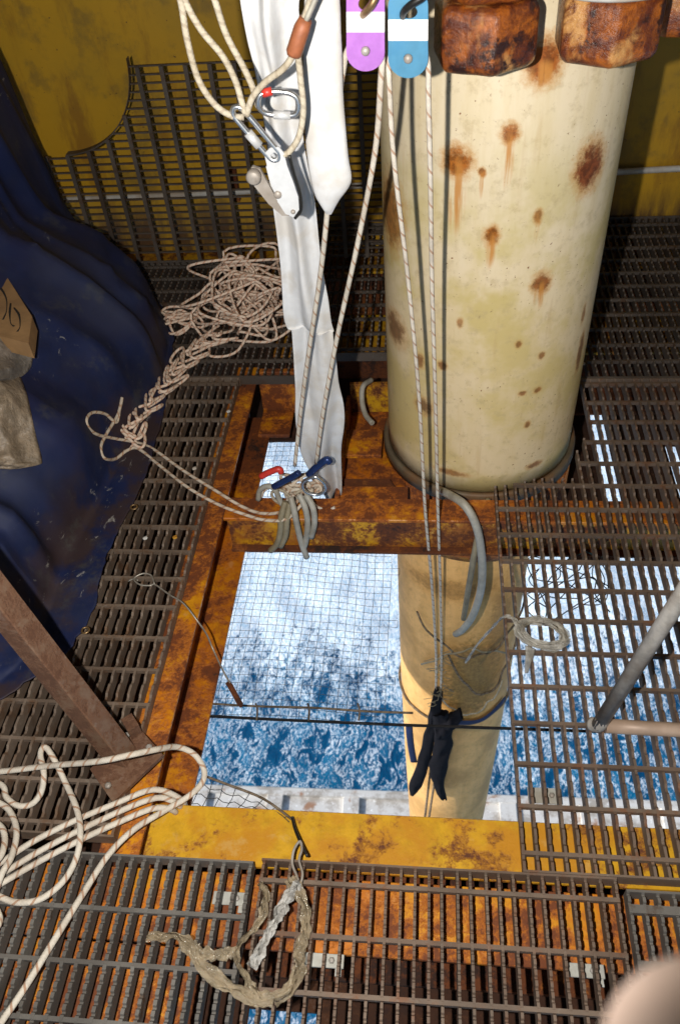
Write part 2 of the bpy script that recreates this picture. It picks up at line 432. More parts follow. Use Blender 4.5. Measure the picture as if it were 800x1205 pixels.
for px, py, rx, rz, run, s, rc in [(538, 190, .026, .026, .14, 1, (.42, .13, .015)), (600, 157, .015, .016, .10, 1, (.40, .12, .015)),
        (694, 196, .034, .042, 0, 1, (.26, .07, .02)), (578, 277, .014, .018, .07, 1, (.40, .13, .015)), (637, 333, .019, .022, .06, .9, (.30, .09, .02)),
        (567, 203, .006, .008, .05, .9, (.42, .14, .02)), (640, 72, .030, .034, .04, 1, (.36, .10, .015)), (633, 255, .008, .014, .05, .8, (.40, .16, .03)),
        (459, 250, .05, .07, 0, .8, (.34, .12, .02)), (464, 385, .06, .05, 0, .9, (.16, .05, .02)), (498, 478, .03, .03, 0, .9, (.12, .04, .02)),
        (494, 425, .016, .022, 0, .9, (.2, .06, .02)), (520, 430, .014, .014, 0, .9, (.24, .07, .02)), (610, 405, .009, .012, 0, .9, (.24, .08, .02)), (637, 418, .010, .012, 0, .9, (.24, .08, .02)),
        (614, 463, .012, .008, 0, .9, (.22, .07, .02)), (632, 459, .012, .010, 0, .9, (.26, .08, .02)), (620, 500, .009, .012, 0, .9, (.24, .08, .02)), (628, 547, .026, .012, 0, .9, (.2, .06, .02)),
        (682, 415, .018, .06, 0, .9, (.16, .05, .02)), (686, 370, .01, .03, 0, .8, (.26, .09, .02)), (541, 380, .008, .014, 0, .8, (.34, .13, .03)), (530, 556, .05, .012, 0, .8, (.3, .1, .02))]:
    P, u_, z_ = on_col(px, py); st.append((u_, z_, rx*(1.25 if py < 340 else .95), rz*(1.25 if py < 340 else .95), run*1.15, s if py < 340 else s*.8, rc))
column_mat('column_cream', (.80, .68, .48), st)
column_mat('column_tan', (.84, .50, .19), [(.045, -1.22, .15, .30, 0, .75, (.22, .15, .045)), (.16, -.9, .07, .25, 0, .5, (.36, .19, .06)), (-.1, -.62, .2, .05, 0, .6, (.40, .22, .07))], True)

def sea_mat():
    m = NT('sea_water', .12)
    p = m.mapped(); y = m.n_sep('Y'); x = m.n_sep('X')
    warp = m.n('ShaderNodeTexNoise'); m.L(p, warp.inputs['Vector']); warp.inputs['Scale'].default_value = .7; warp.inputs['Detail'].default_value = 3
    vm_ = m.n('ShaderNodeVectorMath', operation='MULTIPLY_ADD'); m.L(warp.outputs['Color'], vm_.inputs[0]); vm_.inputs[1].default_value = (.55, .55, .55); m.L(m.mapped((1.35, .75, 1), src=p), vm_.inputs[2])
    st = vm_.outputs[0]
    a = m.noise(1.7, 7, .64, st, .5); b = m.noise(5.5, 5, .64, st, .8); big = m.noise(.16, 4, .55); f = m.noise(13, 3, .55, st, .5)
    rid = m.math('SUBTRACT', 1, m.math('MULTIPLY', m.math('ABSOLUTE', m.math('SUBTRACT', a, .5)), 7))
    rid2 = m.math('SUBTRACT', 1, m.math('MULTIPLY', m.math('ABSOLUTE', m.math('SUBTRACT', b, .5)), 6))
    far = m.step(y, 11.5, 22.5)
    k = m.math('ADD', m.math('MULTIPLY', a, .42), m.math('MULTIPLY', b, .40)); k = m.math('ADD', k, m.math('MULTIPLY', f, .18))
    k = m.math('ADD', k, m.math('MULTIPLY', m.math('SUBTRACT', far, .39), .33))  # distant water whitened in its colour, standing in for daylight glare
    k = m.math('ADD', k, m.math('MULTIPLY', m.math('SUBTRACT', big, .5), .22))
    foam_glare = m.step(k, .452, .545)
    lace = m.math('MAXIMUM', m.math('MULTIPLY', m.step(rid, .62, .95), m.step(f, .40, .55)), m.math('MULTIPLY', m.step(rid2, .62, .95), m.step(k, .40, .47)))
    foam_glare = m.math('MAXIMUM', foam_glare, m.math('MULTIPLY', lace, .7), clamp=True)
    deep = m.mix(m.step(a, .35, .62), (.001, .060, .15), (.006, .15, .30))
    c = m.mix(foam_glare, deep, m.mix(m.step(f, .36, .62), (.48, .68, .84), (.88, .93, .97)))
    m.col(c); m.rough(m.math('ADD', .12, m.math('MULTIPLY', foam_glare, .6)))
    m.b.inputs['IOR'].default_value = 1.333
    m.bump(m.math('ADD', m.math('MULTIPLY', a, .6), m.math('MULTIPLY', b, .3)), .6, .22)
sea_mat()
def pontoon_mat():
    m = NT('pontoon_white', .6)
    a = m.noise(1.6, 7, .7); b = m.noise(6, 5, .7)
    c = m.mix(m.step(a, .45, .62), (.66, .64, .60), (.40, .36, .31)); c = m.mix(m.step(b, .60, .68), c, (.9, .9, .88))
    c = m.mix(m.step(m.noise(.8, 5, .7, m.mapped(loc=(3, 3, 3))), .56, .66), c, (.36, .2, .12)); m.col(c)
pontoon_mat()

# ================================================================== THE SETTING
SEA = -22.5
def sea():
    def line(lo, hi, n, far):
        inner = [lo+(hi-lo)*i/n for i in range(n+1)]
        ext = []; d = (hi-lo)/n
        while d < far: d *= 1.5; ext.append(d)
        acc = 0; out = []
        for e in ext: acc += e; out.append(acc)
        return [lo-a for a in out[::-1]] + inner + [hi+a for a in out]
    xs = line(-16, 16, 130, 1600); ys = line(4, 44, 160, 1600); mb = MB(); P = []
    for x in xs:
        for y in ys:
            f = 1 if (-40 < x < 40 and -20 < y < 80) else 0
            h = f*(.34*noise.noise(V(x*.22, y*.3, 1)) + .16*noise.noise(V(x*.8, y*.9, 5)) + .07*noise.noise(V(x*2.1, y*2.3, 9)))
            P.append(V(x, y, SEA+h))
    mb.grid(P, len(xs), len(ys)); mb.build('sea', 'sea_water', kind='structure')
sea()
pn = thing('pontoon_beam', 'white horizontal beam just above the sea, far below the opening', 'beam', (0, 10.42, -23.8)); o = pn.location
PM = Matrix.Rotation(.011, 4, 'Z')
MB().box((-30, -1.1, 0), (30, .82, 2.0), M=PM, bev=.05).build('beam_body', 'pontoon_white', pn)
for k in range(-6, 7): MB().box((k*2.3, -1.0, 2.001), (k*2.3+.5, .55, 2.12), M=PM, bev=.02).build('pad_plate', 'pontoon_white', pn)
MB().box((-30, .50, 2.002), (30, .62, 2.14), M=PM).build('kerb_bar', 'pontoon_white', pn)
WY = 3.52
# back wall and deck overhead; unseen side walls added to block sun and sky
MB().box((-3.2, WY, -.62), (3.2, WY+.02, 3.0)).build('wall_back', 'wall_yellow', kind='structure')
MB().box((-2.27, -2.2, -.05), (-2.25, WY-.003, 2.975)).build('light_block_left', 'wall_yellow', kind='structure')
MB().box((3.2, -2.2, -.1), (3.22, WY, 3.0)).build('light_block_right', 'wall_yellow', kind='structure')
MB().box((-3.2, -2.2, 2.98), (3.2, WY-.003, 3.02)).build('ceiling', 'deck_paint', kind='structure')
wp = thing('wall_pipe', 'thin pale pipe running along the yellow back wall', 'pipe', (0, 0, 0))
MB().tube([(-2.6, WY-.05, .15), (-1.1, WY-.05, .165), (1.0, WY-.05, .215), (2.6, WY-.05, .25)], .013, 10).build('pipe_run', 'pale_paint', wp)
for px in (-.85, 1.9): MB().box((px-.02, WY-.035, .12), (px+.02, WY-.002, .26)).build('pipe_clamp', 'rust_brown', wp)

# ---- steel frame round the opening
def ibeam(name, label, axis, a, b, c0, c1, ztop, h, mat_top, mat_bot, w_bot=None, tf=.012, weboff=0):
    "axis 'x' or 'y': runs a..b along the axis; c0..c1 the top flange; w_bot the lower flange"
    t = thing(name, label, 'beam', ((a+b)/2, (c0+c1)/2, ztop-h) if axis == 'x' else ((c0+c1)/2, (a+b)/2, ztop-h))
    o = t.location
    def bx(u0, u1, v0, v1, z0, z1):
        lo, hi = ((u0, v0, z0), (u1, v1, z1)) if axis == 'x' else ((v0, u0, z0), (v1, u1, z1))
        return MB().box(V(*lo)-o, V(*hi)-o, bev=.002)
    wb = w_bot or (c0, c1); wc = (c0+c1)/2+weboff
    bx(a, b, c0, c1, ztop-tf, ztop).build('top_flange', mat_top, t)
    bx(a, b, wc-.006, wc+.006, ztop-h+tf, ztop-tf).build('web', mat_bot, t)
    bx(a, b, wb[0], wb[1], ztop-h, ztop-h+tf).build('bottom_flange', mat_bot, t)
    return t
ibeam('frame_beam', 'rusty orange steel beam along the left side of the floor opening', 'y', .66, 2.46, -.70, -.609, -.04, .25, 'paint_orange', 'rust_beam', (-.72, -.588), weboff=-.03)
ibeam('frame_beam', 'yellow painted steel beam along the front of the floor opening', 'x', -.60, 1.6, .655, .783, -.04, .16, 'paint_yellow', 'rust_brown')
# back beam: top flange seen from above and its front web
bb = thing('frame_beam', 'rusty beam between the two floor openings, hose tied over it', 'beam', (.3, 1.72, -.2))
o = bb.location
MB().box(V(-.607, 1.683, -.052)-o, V(1.6, 1.775, -.04)-o, bev=.002).build('top_flange', 'rust_beam', bb)
MB().box(V(-.60, 1.695, -.17)-o, V(1.6, 1.707, -.053)-o).build('web', 'paint_mustard', bb)
MB().box(V(-.60, 1.672, -.182)-o, V(1.6, 1.75, -.1705)-o, bev=.002).build('bottom_flange', 'rust_brown', bb)
# end plate and plates round the small opening and the column
ep = thing('end_plate', 'yellow rust streaked end plate closing the top of the left beam', 'plate', (-.54, 2.42, -.2))
o = ep.location
MB().box(V(-.608, 2.40, -.21)-o, V(-.45, 2.425, -.02)-o, bev=.003).build('upright_plate', 'paint_orange', ep)
MB().box(V(-.606, 2.25, -.205)-o, V(-.49, 2.399, -.19)-o, bev=.003).build('foot_plate', 'paint_orange', ep)
gs = thing('gusset_bracket', 'rusty tan bracket of welded plates left of the column foot', 'bracket', (-.17, 1.9, -.2))
o = gs.location
MB().box(V(-.275, 1.776, -.20)-o, V(-.262, 2.30, -.05)-o).build('side_plate', 'rust_beam', gs)
MB().box(V(-.2615, 1.776, -.085)-o, V(-.05, 1.86, -.07)-o, bev=.002).build('lower_shelf', 'rust_beam', gs)
MB().box(V(-.2615, 1.99, -.07)-o, V(-.14, 2.12, -.055)-o, bev=.002).build('upper_shelf', 'paint_orange', gs)
MB().prism([(-.2610, -.17), (-.06, -.17), (-.11, -.086), (-.2610, -.086)], .01, Matrix.Translation(V(0, 1.90, 0)-o)).build('rib_plate', 'rust_brown', gs)
MB().box(V(-.2612, 1.862, -.135)-o, V(-.06, 2.298, -.12)-o, bev=.002).build('floor_plate', 'rust_beam', gs)
MB().box(V(-.2615, 2.3, -.2)-o, V(.0, 2.312, .0)-o).build('back_plate', 'paint_yellow', gs)

# ---- members under the gratings
ibeam('under_beam', 'rusty orange beam under the front floor gratings', 'x', -1.3, 1.6, .505, .652, -.075, .2, 'paint_orange', 'rust_brown')
ibeam('under_beam', 'rusty orange beam under the front left grating, running away from the viewer', 'y', -.3, .50, -.86, -.46, -.078, .2, 'paint_orange', 'rust_brown')
ibeam('under_beam', 'orange beam under the small grating at the front right', 'y', -.3, .50, .42, .60, -.078, .2, 'paint_orange', 'rust_brown')
ibeam('under_beam', 'yellow girder under the dark grating behind the column', 'x', -.60, 1.4, 2.62, 2.9, -.10, .3, 'paint_yellow', 'rust_brown')
ibeam('under_beam', 'yellow girder under the upright grating at the back', 'x', -2.2, 1.4, 3.28, 3.5, -.12, .3, 'paint_yellow', 'rust_brown')
def plate(label, boxes):
    for i, (x0, x1, y0, y1, z) in enumerate(boxes):
        MB().box((x0, y0, z-.01), (x1, y1, z)).build('under_deck_plate', 'dark_plate', kind='structure')
plate('', [(-1.75, -.705, .66, 2.6, -.26), (-2.4, 1.6, 2.95, 3.5, -.47), (-2.4, -.62, 2.6, 2.95, -.47), (-.62, .10, 2.36, 2.95, -.31), (.5, .665, 1.9, 2.95, -.45), (.72, .93, 1.9, 2.5, -.45), (.72, 1.6, 2.5, 2.95, -.45), (1.0, 1.6, 1.9, 2.495, -.45),
            (-.22, .45, .30, .64, -.31), (-.9, -.37, .2, .64, -.31), (-.372, -.218, .455, .64, -.325), (.46, 1.2, .2, .64, -.31)])

# ================================================================== FLOOR GRATINGS
PITCH = .0286
def bar_mesh(name, mat, th, dep, serr=True, pitch=.03):
    "a bearing bar 1 m long in +y, its top edge at z=0, serrated"
    mb = MB(); top = []
    if serr:
        n = int(round(1/pitch))
        for i in range(n):
            y = i/n; top += [(y, 0), (y+.52/n, 0), (y+.68/n, -.0055), (y+.86/n, -.0055)]
        top.append((1, 0))
    else: top = [(0, 0), (1, 0)]
    poly = [(0, -dep)] + top + [(1, -dep)]
    m = len(poly)
    for x in (-th/2, th/2):
        for y, z in poly: mb.v.append(V(x, y, z))
    mb.face(list(range(m))); mb.face(list(range(m, 2*m))[::-1])
    for i in range(m):
        j = (i+1) % m; mb.face([j, i, m+i, m+j])
    me = mb.mesh(name); me.materials.append(M_[mat]); return me
def rod_mesh(name, mat, wd, dep, z0):
    me = MB().box((0, -wd/2, z0-dep), (1, wd/2, z0), bev=0).mesh(name); me.materials.append(M_[mat]); return me
def grating(label, x0, x1, y0, y1, mat, pitch=PITCH, th=.006, dep=.034, y_phase=0, cut=None, rod=(.0085, .012), z=0.0, edge=(1, 1, 1, 1), serr=True, group='floor grating panels'):
    t = thing('floor_grating', label, 'grating', ((x0+x1)/2, (y0+y1)/2, z-dep), group)
    o = t.location
    bm_ = bar_mesh('bearing_bar', mat, th, dep, serr); rm = rod_mesh('cross_rod', mat, rod[0], rod[1], -.0008)
    n = int((x1-x0)/pitch); off = ((x1-x0)-n*pitch)/2
    def spans(x):
        return cut(x, y0, y1) if cut else [(y0, y1)]
    for i in range(n+1):
        x = x0+off+i*pitch
        if i in (0, n) and edge[0 if i == 0 else 1]: pass
        for a, b in spans(x):
            if b-a < .03: continue
            ob = put('bearing_bar', bm_, t, loc=V(x+random.uniform(-.0012, .0012), a, z)-o)
            ob.scale = (1, b-a, 1); ob.rotation_euler = (0, random.uniform(-.03, .03), random.uniform(-.002, .002))
    k = math.ceil((y0-y_phase)/.1)
    while y_phase+k*.1 < y1:
        y = y_phase+k*.1; k += 1
        if y-y0 < .012 or y1-y < .012: continue
        # runs of x where the bars are present at this y
        runs = []; cur = None
        for i in range(n+1):
            x = x0+off+i*pitch
            ok = any(a <= y <= b for a, b in spans(x))
            if ok: cur = [x, x] if cur is None else [cur[0], x]
            elif cur: runs.append(cur); cur = None
        if cur: runs.append(cur)
        for a, b in runs:
            ob = put('cross_rod', rm, t, loc=V(a-.004, y+random.uniform(-.0015, .0015), z)-o); ob.scale = (b-a+.008, 1, 1)
    # banding bars front and back
    for e, y in ((edge[2], y0), (edge[3], y1)):
        if not e: continue
        xa, xb = x0+off-.004, x1-off+.004
        yy = y-.0045 if y == y0 else y
        MB().box(V(xa, yy, z-dep-.001)-o, V(xb, yy+.0045, z+.001)-o).build('edge_bar', mat, t)
    return t
def cut_col(x, y0, y1):
    d = abs(x-COL.x); R = CR+.045
    if d >= R: return [(y0, y1)]
    h = math.sqrt(R*R-d*d); out = []
    if COL.y-h > y0: out.append((y0, min(y1, COL.y-h)))
    if COL.y+h < y1: out.append((max(y0, COL.y+h), y1))
    return out
def cut_right(x, y0, y1):
    s = cut_col(x, y0, y1)
    return [(a, min(b, 1.828)) for a, b in s if a < 1.828] if x < .46 else s
grating('rusty see-through grating panel right of the floor opening, sea below it', .207, 1.42, .664, 2.32, 'grating_rusty', y_phase=.001, cut=cut_right)
grating('dark grating panel beyond the column at the far right', .50, 1.56, 2.335, 3.49, 'grating_dark', y_phase=.03)
grating('brown serrated grating strip between blue tarp and left beam', -1.30, -.656, .69, 2.34, 'grating_brown', y_phase=.012, th=.006)
grating('dark grating panel under the heap of tan rope', -2.1, -.45, 2.352, 3.19, 'grating_dark', y_phase=.05)
grating('dark grating strip behind the column and the hanging white cloth', -.44, .49, 2.49, 3.49, 'grating_dark', y_phase=.02, cut=cut_col)
grating('grey worn grating panel under the rope coil at the front left', -1.16, -.342, .05, .646, 'grating_grey', y_phase=.041, th=.0075)
grating('brown grating panel under the crumpled plastic tape at the front', -.334, .398, .05, .654, 'grating_rusty', y_phase=.015, th=.0055)
grating('small grey grating panel in the front right corner', .408, 1.16, .05, .632, 'grating_grey', y_phase=.0, rod=(.016, .014))

# saddle clips on the gratings
for lab, pa, pb, z in [('pale metal clip under the crumpled plastic tape', (358, 1120), (404, 1140), -.037), ('pale metal clip at the front right, by the grating joint', (664, 1132), (712, 1152), -.037),
                  ('brownish flat clip under the right hand grating near the yellow beam', (620, 926), (662, 946), -.037), ('grey flat clip through the front left grating by the yellow beam', (252, 1048), (290, 1066), -.037)]:
    a = at(*pa, z=z); b = at(*pb, z=z); x0, x1 = sorted((a.x, b.x)); y0, y1 = sorted((a.y, b.y))
    t = thing('grating_clip', lab, 'clip', ((x0+x1)/2, (y0+y1)/2, z-.004), 'clips that hold the gratings'); o = t.location
    cp_ = MB().box(V(x0, y0, z-.004)-o, V(x1, y1, z)-o, bev=.001).build('clip_plate', 'clip_grey', t)
    MB().box(V(x1-.016, y0-.014, z-.004)-o, V(x1-.004, y0-.0005, z)-o).build('clip_tab', 'clip_grey', cp_)
    MB().lathe([(.006, 0), (.006, .004), (.003, .006)], V((x0*.3+x1*.7), (y0+y1)/2, z)-o, 6).build('bolt_head', 'galvanised', cp_)

# ---- upright grating at the back with the round cut-out
UY = 3.2
ug = thing('upright_grating', 'dark upright grating panel with a round cut-out, before the yellow wall', 'grating', (-1.1, UY, 0))
o = ug.location
UX0, UX1, UZ = -2.2, .22, .775
NC, NR = V(-1.43, 0, .80), .335
def in_notch(x, z): return (V(x, 0, z)-NC).length < NR or (x < NC.x-.0 and z > NC.z-NR*1.0 and x > -2.3 and (x < -1.7 or z > .8)) 
hm = MB().box((0, -.006, -.0024), (1, .006, .0024)).mesh('bearing_bar'); hm.materials.append(M_['grating_dark'])
vm = MB().box((-.008, -.0165, 0), (.008, -.0065, 1)).mesh('cross_rod'); vm.materials.append(M_['grating_dark'])
zt = UZ; k = 0
while zt > .02:
    xa = UX0
    if zt > NC.z-NR:
        dz = zt-NC.z; xa = NC.x+math.sqrt(max(0, NR*NR-dz*dz))
    ob = put('bearing_bar', hm, ug, loc=V(xa, UY, zt)-o); ob.scale = (UX1-xa, 1, 1)
    zt -= .0295
x = UX0+.05
while x < UX1:
    top = UZ
    d = abs(x-NC.x)
    if x < NC.x: top = NC.z-NR
    elif d < NR: top = NC.z-math.sqrt(NR*NR-d*d)
    ob = put('cross_rod', vm, ug, loc=V(x, UY, 0)-o); ob.scale = (1, 1, min(UZ, top)); x += .0905
pth = [V(NC.x+NR*math.sin(a), UY, NC.z-NR*math.cos(a))-o for a in [i/20*PI/2*1.0 for i in range(21)]]
mb = MB(); 
for i in range(20):
    a, b = pth[i], pth[i+1]; n = len(mb.v); q = V(0, .018, 0); e = V(0, 0, .006)
    mb.v += [a-q, b-q, b+q, a+q, a-q+e, b-q+e, b+q+e, a+q+e]
    for f in ((0, 1, 2, 3), (7, 6, 5, 4), (0, 4, 5, 1), (2, 6, 7, 3)): mb.face([n+i_ for i_ in f])
mb.build('edge_bar', 'grating_dark', ug)
# ================================================================== COLUMN
col = thing('pipe_column', 'cream painted vertical pipe with rust stains standing through the deck', 'pipe', (COL.x, COL.y, -.05))
o = col.location
def rel(p): return Vector(p)-o
MB().lathe([(CR, -.08), (CR, .0), (CR, .4), (CR, .9), (CR, 1.42)], rel((COL.x, COL.y, 0)), 72).build('upper_shaft', 'column_cream', col)
LC = V(.150, 2.137, 0)
MB().lathe([(.20, SEA-1), (.205, -6), (.215, -3), (.235, -2.2), (.248, -1.5), (.252, -.8), (.252, -.1)], rel(LC), 56).build('lower_shaft', 'column_tan', col)
MB().lathe([(.299, -.11), (.316, -.11), (.316, -.075), (.311, -.068), (.299, -.068)], rel((COL.x, COL.y, 0)), 64, closed=True).build('base_ring', 'ring_grey', col)
MB().lathe([(.255, -.40), (.30, -.40), (.312, -.36), (.312, -.10), (.255, -.10)], rel((COL.x, COL.y, 0)), 64, closed=True).build('under_collar', 'rust_beam', col)
NZ = 1.185
fg_ = MB().lathe([(CR-.01, NZ+.215), (.53, NZ+.215), (.535, NZ+.22), (.535, NZ+.33), (CR-.01, NZ+.33)], rel((COL.x, COL.y, 0)), 72, closed=True).build('flange', 'pale_paint', col)
def nut_mesh():
    bm = bmesh.new(); R = .103
    prof = [(.87, 0), (1.0, .014), (1.0, .102), (.87, .114)]
    rings = []
    for s_, z_ in prof:
        rings.append([bm.verts.new((R*s_*math.cos(k*PI/3+.2)*1.0, R*s_*math.sin(k*PI/3+.2), z_)) for k in range(6)])
    for i in range(3):
        for k in range(6): bm.faces.new([rings[i][k], rings[i][(k+1) % 6], rings[i+1][(k+1) % 6], rings[i+1][k]])
    bm.faces.new(rings[0][::-1]); bm.faces.new(rings[-1])
    bmesh.ops.bevel(bm, geom=[e for e in bm.edges], offset=.007, segments=2, affect='EDGES', profile=.5)
    bmesh.ops.subdivide_edges(bm, edges=bm.edges[:], cuts=2, use_grid_fill=True)
    for v in bm.verts: v.co += v.normal*0 + V(*[nz(v.co, 60, i*9)*.0007 + nz(v.co, 20, i*5)*.0008 for i in range(3)])
    mb = MB(); mb.bm(bm, smooth=True); me = mb.mesh('hex_nut'); me.materials.append(M_['nut_rust']); return me
nm = nut_mesh()
wm = MB().lathe([(.02, .116), (.118, .116), (.122, .12), (.122, .136), (.118, .14), (.02, .14)], seg=32).mesh('washer'); wm.materials.append(M_['pale_paint'])
for i, ang in enumerate((-100.5, -67.5, -33, 0)):
    a = math.radians(ang); c = V(COL.x+.405*math.cos(a), COL.y+.405*math.sin(a), NZ-.002*i)
    n1 = put('hex_nut', nm, fg_, loc=rel(c)); n1.rotation_euler = (0, 0, a+(.12, .45, .2, .6)[i])
    if i == 0:
        n2 = put('hex_nut', nm, fg_, loc=rel(c+V(0, 0, .116))); n2.rotation_euler = (0, 0, a+.62)
    else:
        w_ = put('washer', wm, fg_, loc=rel(c))
    MB().lathe([(.055, -.0), (.055, .23)], rel(c+V(0, 0, .002)), 20).build('stud', 'rust_brown', fg_)

# ================================================================== TARP, CARTON AND BAG
def lerp_tab(tab, x):
    if x <= tab[0][0]: return tab[0][1]
    for (a, b), (c, d) in zip(tab, tab[1:]):
        if x <= c: return b+(d-b)*(x-a)/(c-a)
    return tab[-1][1]
hem = spline([V(-1.85, .74, 0), V(-1.35, .86, 0), V(-1.06, .99, 0), V(-.93, 1.13, 0), V(-.885, 1.25, 0), V(-.90, 1.47, 0), V(-.875, 1.76, 0), V(-.88, 2.08, 0), V(-.92, 2.35, 0), V(-.97, 2.62, 0), V(-1.12, 2.90, 0), V(-1.42, 3.08, 0), V(-1.85, 3.12, 0)], 14)
def tarp():
    nv = 46; P = []
    for i, h in enumerate(hem):
        c = V(-1.9, min(2.5, max(1.5, h.y)), 0); d = (c-h); ln = d.length; d.normalize()
        flap = lerp_tab([(1.0, .05), (1.25, .13), (1.9, .11), (2.25, .02), (3, 0)], h.y)
        up = lerp_tab([(1.0, .75), (1.8, .9), (2.3, .92), (2.9, .85)], h.y)
        for j in range(nv):
            s = (j/(nv-1))**1.35*min(ln, 1.0)
            e = max(0, s-flap)
            z = lerp_tab([(0, .006), (.03, .07), (.09, .25), (.2, .41), (.4, .56), (.7, .68), (1, .8)], e)*up
            p = h+d*s
            rs = min(1, max(0, (-1.36-p.x)/.3)); z += 1.25*rs*rs*(3-2*rs)
            al = i*.021
            # folds that run down the slope, and broad dents
            k = min(1, e/.08+.10)
            def tri(v): v = v % 1.0; return 1-abs(2*v-1)
            wv = nz((al*1.3, s*1.6, 0), 1); am = .6+.8*nz((al*2.3, 4, 0), 1, 5)
            fold = .12*am*tri(al*1.95+.55*wv+.10*s)**1.7 + .030*tri(al*4.1+.8*wv+.25*nz((al*3, s*3, 5), 1))**1.5 + .035*nz((p.x*2.2, p.y*2.2, z*2), 1, 3) + .006*nz((p.x*14, p.y*14, z*8), 1, 8)
            cr2 = abs(nz((al*1.1+s*3.2, s*2.1-al*.8, 3), 1, 33)); fold += .020*max(0, 1-cr2/.05)
            fold *= 1-.25*min(1, s/.7)
            n_ = V(-d.x*.75, -d.y*.75, .55)
            edge = .012*nz((al*9, 0, 2), 1)+.006*nz((al*30, 1, 2), 1)
            q = p + n_*(fold*k) + V(-d.x, -d.y, 0)*edge*(1-min(1, s/.08))
            q.z = max(q.z, 0)+z + (.006 if s < flap else 0)
            P.append(q)
    mb = MB().grid(P, len(hem), nv)
    t = thing('blue_tarpaulin', 'crumpled dark blue tarpaulin draped over a pile at the left', 'tarpaulin', (-1.4, 1.9, 0)); o = t.location
    mb.v = [v-o for v in mb.v]
    global TB
    from mathutils.bvhtree import BVHTree
    TB = BVHTree.FromPolygons([v+o for v in mb.v], mb.f)
    ob = mb.build('sheet', 'tarp_blue', t)
    md = ob.modifiers.new('thick', 'SOLIDIFY'); md.thickness = .0025; md.offset = 1
    for px, py in ((158, 597), (101, 742)):
        c = at(px, py, z=.034)
        MB().lathe([(.007, 0), (.012, 0), (.0125, .002), (.010, .004), (.007, .003)], c-o, 20, closed=True).build('grommet', 'brass', ob)
    # the taped hem seam
    return t
tarp()
def on_tarp(px, py, up=.008, z=.010):
    r = (ROT @ Vector((px-CX, py-CY, F))).normalized(); h = TB.ray_cast(CAM, r)[0]
    return h - r*up if h is not None else at(px, py, z=z)
def lump(name, c, r, seed, mat, parent, amp=.22, sub=5, rot=0, fq=2.6):
    bm = bmesh.new(); bmesh.ops.create_icosphere(bm, subdivisions=sub, radius=1)
    for v in bm.verts:
        d = v.co.normalized(); q = V(*[math.copysign(abs(a)**.62, a) for a in d])
        k = 1+amp*nz(d, fq, seed)+amp*.75*(.5-abs(nz(d, fq*2.2, seed+3))*2)+amp*.4*(.5-abs(nz(d, fq*5, seed+6))*2)
        v.co = V(q.x*r[0], q.y*r[1], q.z*r[2])*k
    M = Matrix.Translation(Vector(c)) @ Matrix.Rotation(rot, 4, 'Z')
    return MB().bm(bm, M, smooth=True).build(name, mat, parent)
cb = thing('carton', 'torn tan cardboard carton with black print on the blue tarpaulin', 'carton', at(10, 360, z=.40)); o = cb.location
ZC = on_tarp(20, 365).z+.035
poly = [at(-60, 225, z=ZC), at(-4, 306, z=ZC), at(38, 372, z=ZC), at(34, 404, z=ZC), at(-40, 385, z=ZC), at(-110, 330, z=ZC)]
mb = MB(); n = len(poly)
mb.v += [p-o for p in poly] + [p-o-V(0, 0, .05) for p in poly]
mb.face(list(range(n))[::-1]); mb.face(list(range(n, 2*n)))
for i in range(n): j = (i+1) % n; mb.face([i, j, n+j, n+i])
cbb = mb.build('carton_body', 'cardboard', cb)
for st_ in ([(-8, 330), (2, 340), (8, 352), (8, 366), (4, 376)], [(13, 357), (12, 368), (13, 380), (17, 384)], [(17, 362), (23, 371), (24, 384), (21, 390)]):
    MB().tube([p-o for p in spline([at(a, b, z=ZC+.0006) for a, b in st_], 5)], lambda t: .0026+.0012*math.sin(t*7), 6, flat=.25, flatdir=(0, 0, 1)).build('printed_stroke', 'print_black', cbb)
bgt = thing('plastic_bundle', 'dirty crumpled brown plastic wrapped bundle lying on the tarpaulin', 'bundle', at(0, 500, z=.15)); o = bgt.location
def film(name, right, seed, lift, mat):
    rt = spline([V(a, b, 0) for a, b in right], 8); nv = 30; P = []
    for i, r_ in enumerate(rt):
        t = i/(len(rt)-1)
        for j_ in range(nv):
            u = j_/(nv-1); px = r_.x-u*(r_.x+75); py = r_.y+u*10*math.sin(seed)+u*12*(t-.5)
            fold = .020*(.5-abs(nz((u*3.5+t*1.5, t*3.5, seed), 1))*2.4)+.010*(.5-abs(nz((u*8, t*9-u*4, seed+4), 1))*2.4)+.004*nz((u*25, t*25, seed), 1)
            e = min(1, u*5, t*7+.15, (1-t)*7+.15)
            P.append(on_tarp(px, py, .012+lift*min(1, u*2.2)*e+fold*e)-o)
    ob = MB().grid(P, len(rt), nv).build(name, mat, bgt)
    md = ob.modifiers.new('thick', 'SOLIDIFY'); md.thickness = .002
film('upper_film', [(-6, 366), (12, 376), (28, 388), (38, 410), (37, 430), (29, 441), (18, 447)], 2.3, .13, 'plastic_grey')
film('lower_film', [(10, 430), (22, 440), (31, 462), (37, 488), (43, 515), (49, 540), (46, 547), (20, 552)], 5.1, .05, 'plastic_bag')
